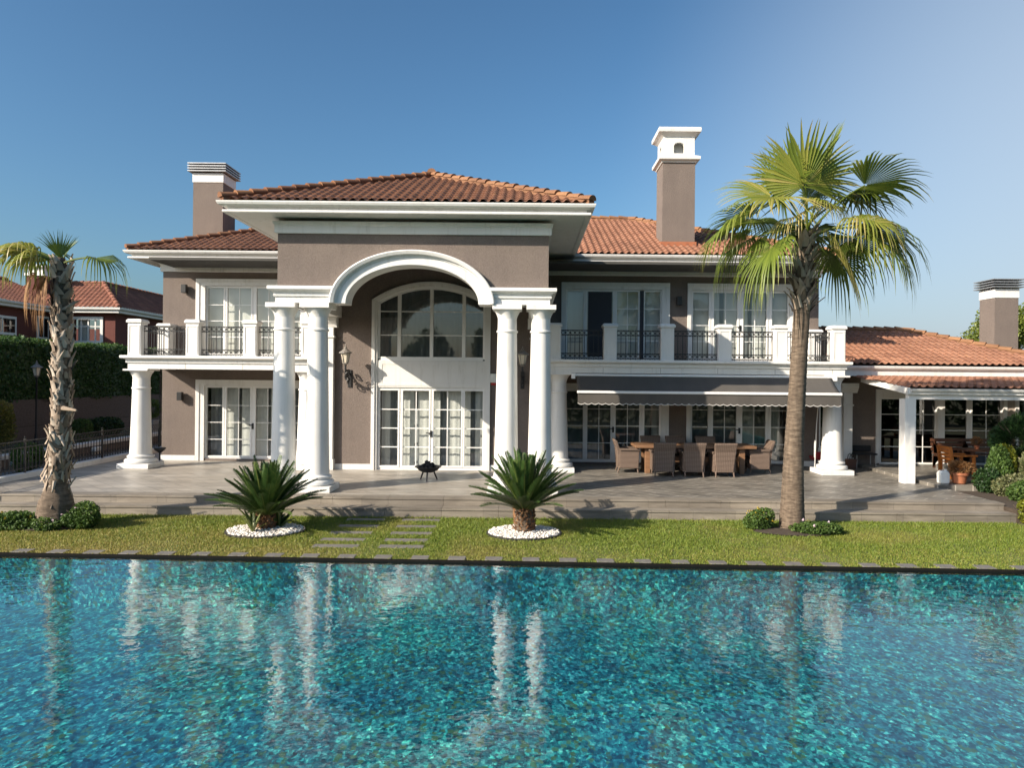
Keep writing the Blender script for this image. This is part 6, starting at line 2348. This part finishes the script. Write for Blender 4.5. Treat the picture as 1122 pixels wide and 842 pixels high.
bush('shrub', 'loose green shrub behind the yellow ball bush', 'shrub', (11.55, 16.3, 0.14), (0.5, 0.35, 0.32), 4000, 0.06, leaf_green, 65, -0.06)
bush('shrub', 'round bright yellow bush at the right end of the steps', 'shrub', (10.85, 15.35, -0.16), (0.38, 0.34, 0.32), 6000, 0.05, leaf_yellow, 66, ZL)
t = thing('potted_plant', 'terracotta pot with a dry trailing plant on the raised paving edge', 'potted plant', (11.02, 18.05, RZ))
b = MB()
b.lathe(11.02, 18.05, [(0.12, RZ), (0.15, RZ + 0.02), (0.19, RZ + 0.22), (0.225, RZ + 0.225), (0.23, RZ + 0.29), (0.20, RZ + 0.29), (0.19, RZ + 0.24), (0.0, RZ + 0.24)], 28)
b.build('pot', terracotta, t, autosmooth=R(40))
P_, ti = blob_points((11.02, 18.05, RZ + 0.40), (0.34, 0.26, 0.20), 900, 71)
V, F = leaf_quads(P_, 0.06, 0.3, 71)
np_mesh('foliage', V, F, leaf_dead, t, tint=np.repeat(ti, 4))
t = thing('plastic_canister', 'white plastic canister beside the terracotta pot', 'canister', (10.60, 18.02, RZ))
b = MB()
b.prism([(10.48, RZ), (10.72, RZ), (10.73, RZ + 0.27), (10.68, RZ + 0.33), (10.52, RZ + 0.33), (10.47, RZ + 0.27)], 'Y', 17.94, 18.12)
b.build('body', plastic_white, t, bevel=0.03)
b = MB()
b.lathe(10.66, 18.03, [(0.028, RZ + 0.33), (0.028, RZ + 0.365), (0.0, RZ + 0.37)], 12)
b.build('cap', plastic_white, t)
t = thing('potted_flower', 'small red leaved plant in a pot on the dark veranda table', 'potted plant', (12.7, 20.0, RZ + 0.70))
b = MB()
b.lathe(12.7, 20.0, [(0.05, RZ + 0.701), (0.075, RZ + 0.80), (0.065, RZ + 0.80), (0.0, RZ + 0.79)], 16)
b.build('pot', terracotta, t)
P_, ti = blob_points((12.7, 20.0, RZ + 0.92), (0.16, 0.14, 0.13), 260, 72)
V, F = leaf_quads(P_, 0.05, 0.3, 72)
np_mesh('foliage', V, F, leaf_dead, t, tint=np.repeat(ti, 4))

# ------------------------------------------------------------------ trees behind
def tree(name, label, x, y, z0, h, spread, m, seed, nleaf, lsize):
    t = thing(name, label, 'tree', (x, y, z0))
    g = random.Random(seed)
    b = MB()
    top = h * 0.55
    b.tube([(x, y, z0 - 0.1), (x + 0.1, y, z0 + top * 0.5), (x, y + 0.1, z0 + top)], [0.22, 0.17, 0.11], 10)
    cl = []
    for k in range(9):
        a = k * 2.4 + g.random()
        q = spread * g.uniform(0.35, 0.85)
        e = Vector((x + q * math.cos(a), y + q * math.sin(a), z0 + h * g.uniform(0.55, 0.9)))
        b.tube([(x, y, z0 + top * g.uniform(0.6, 1.0)), ((x + e.x) / 2, (y + e.y) / 2, (z0 + top + e.z) / 2), e], [0.08, 0.05, 0.015], 6)
        cl.append(e)
    b.build('trunk', bark_tree, t)
    PP, TT = [], []
    for k, e in enumerate(cl + [Vector((x, y, z0 + h * 0.82))]):
        P_, ti = blob_points(e, (spread * 0.45, spread * 0.45, h * 0.17), nleaf // 10, seed * 10 + k, shell=0.3)
        PP.append(P_)
        TT.append(ti)
    V, F = leaf_quads(np.concatenate(PP), lsize, 0.3, seed)
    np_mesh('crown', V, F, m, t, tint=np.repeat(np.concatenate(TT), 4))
tree('leafy_tree', 'yellow green tree rising behind the low roof at the right edge', 26.3, 40, -0.4, 7.3, 2.6, leaf_tree, 5, 16000, 0.17)
# the garden behind the camera, seen only as reflections in glass and water
PP, TT = [], []
g = np.random.default_rng(12)
for k in range(26):
    x = -42 + k * 3.4 + g.normal(0, 0.8)
    hh = g.uniform(3.0, 5.2)
    P_, ti = blob_points((x, -30 + g.normal(0, 2), hh * 0.55), (2.5, 2.0, hh * 0.55), 900, 100 + k, shell=0.4)
    PP.append(P_)
    TT.append(ti)
for (x, z, rx, rz_) in ((-9.2, 5.2, 2.6, 2.4), (-10.4, 4.0, 1.8, 2.0), (-4.3, 4.2, 0.9, 3.3), (-16, 4.5, 2.4, 3.0), (12, 4.4, 2.8, 2.8)):
    P_, ti = blob_points((x, -27, z), (rx, rx, rz_), 1600, int(300 + x), shell=0.35)
    PP.append(P_)
    TT.append(ti)
n_ = 14000  # hedge row added close behind the camera so low windows reflect dark
px = g.uniform(-34, 40, n_)
pz = -0.4 + (2.6 + 0.35 * np.sin(px * 0.9) + 0.25 * np.sin(px * 2.3)) * g.random(n_) ** 0.8
PP.append(np.stack([px, -6.5 + g.normal(0, 0.45, n_), pz], 1))
TT.append(g.random(n_))
V, F = leaf_quads(np.concatenate(PP), 0.42, 0.2, 77)
o = np_mesh('tree_line', V, F, leaf_dark, tint=np.repeat(np.concatenate(TT), 4))
tag(o, 'row of dark garden trees and an added hedge beyond the near side of the pool', 'trees', kind='stuff')
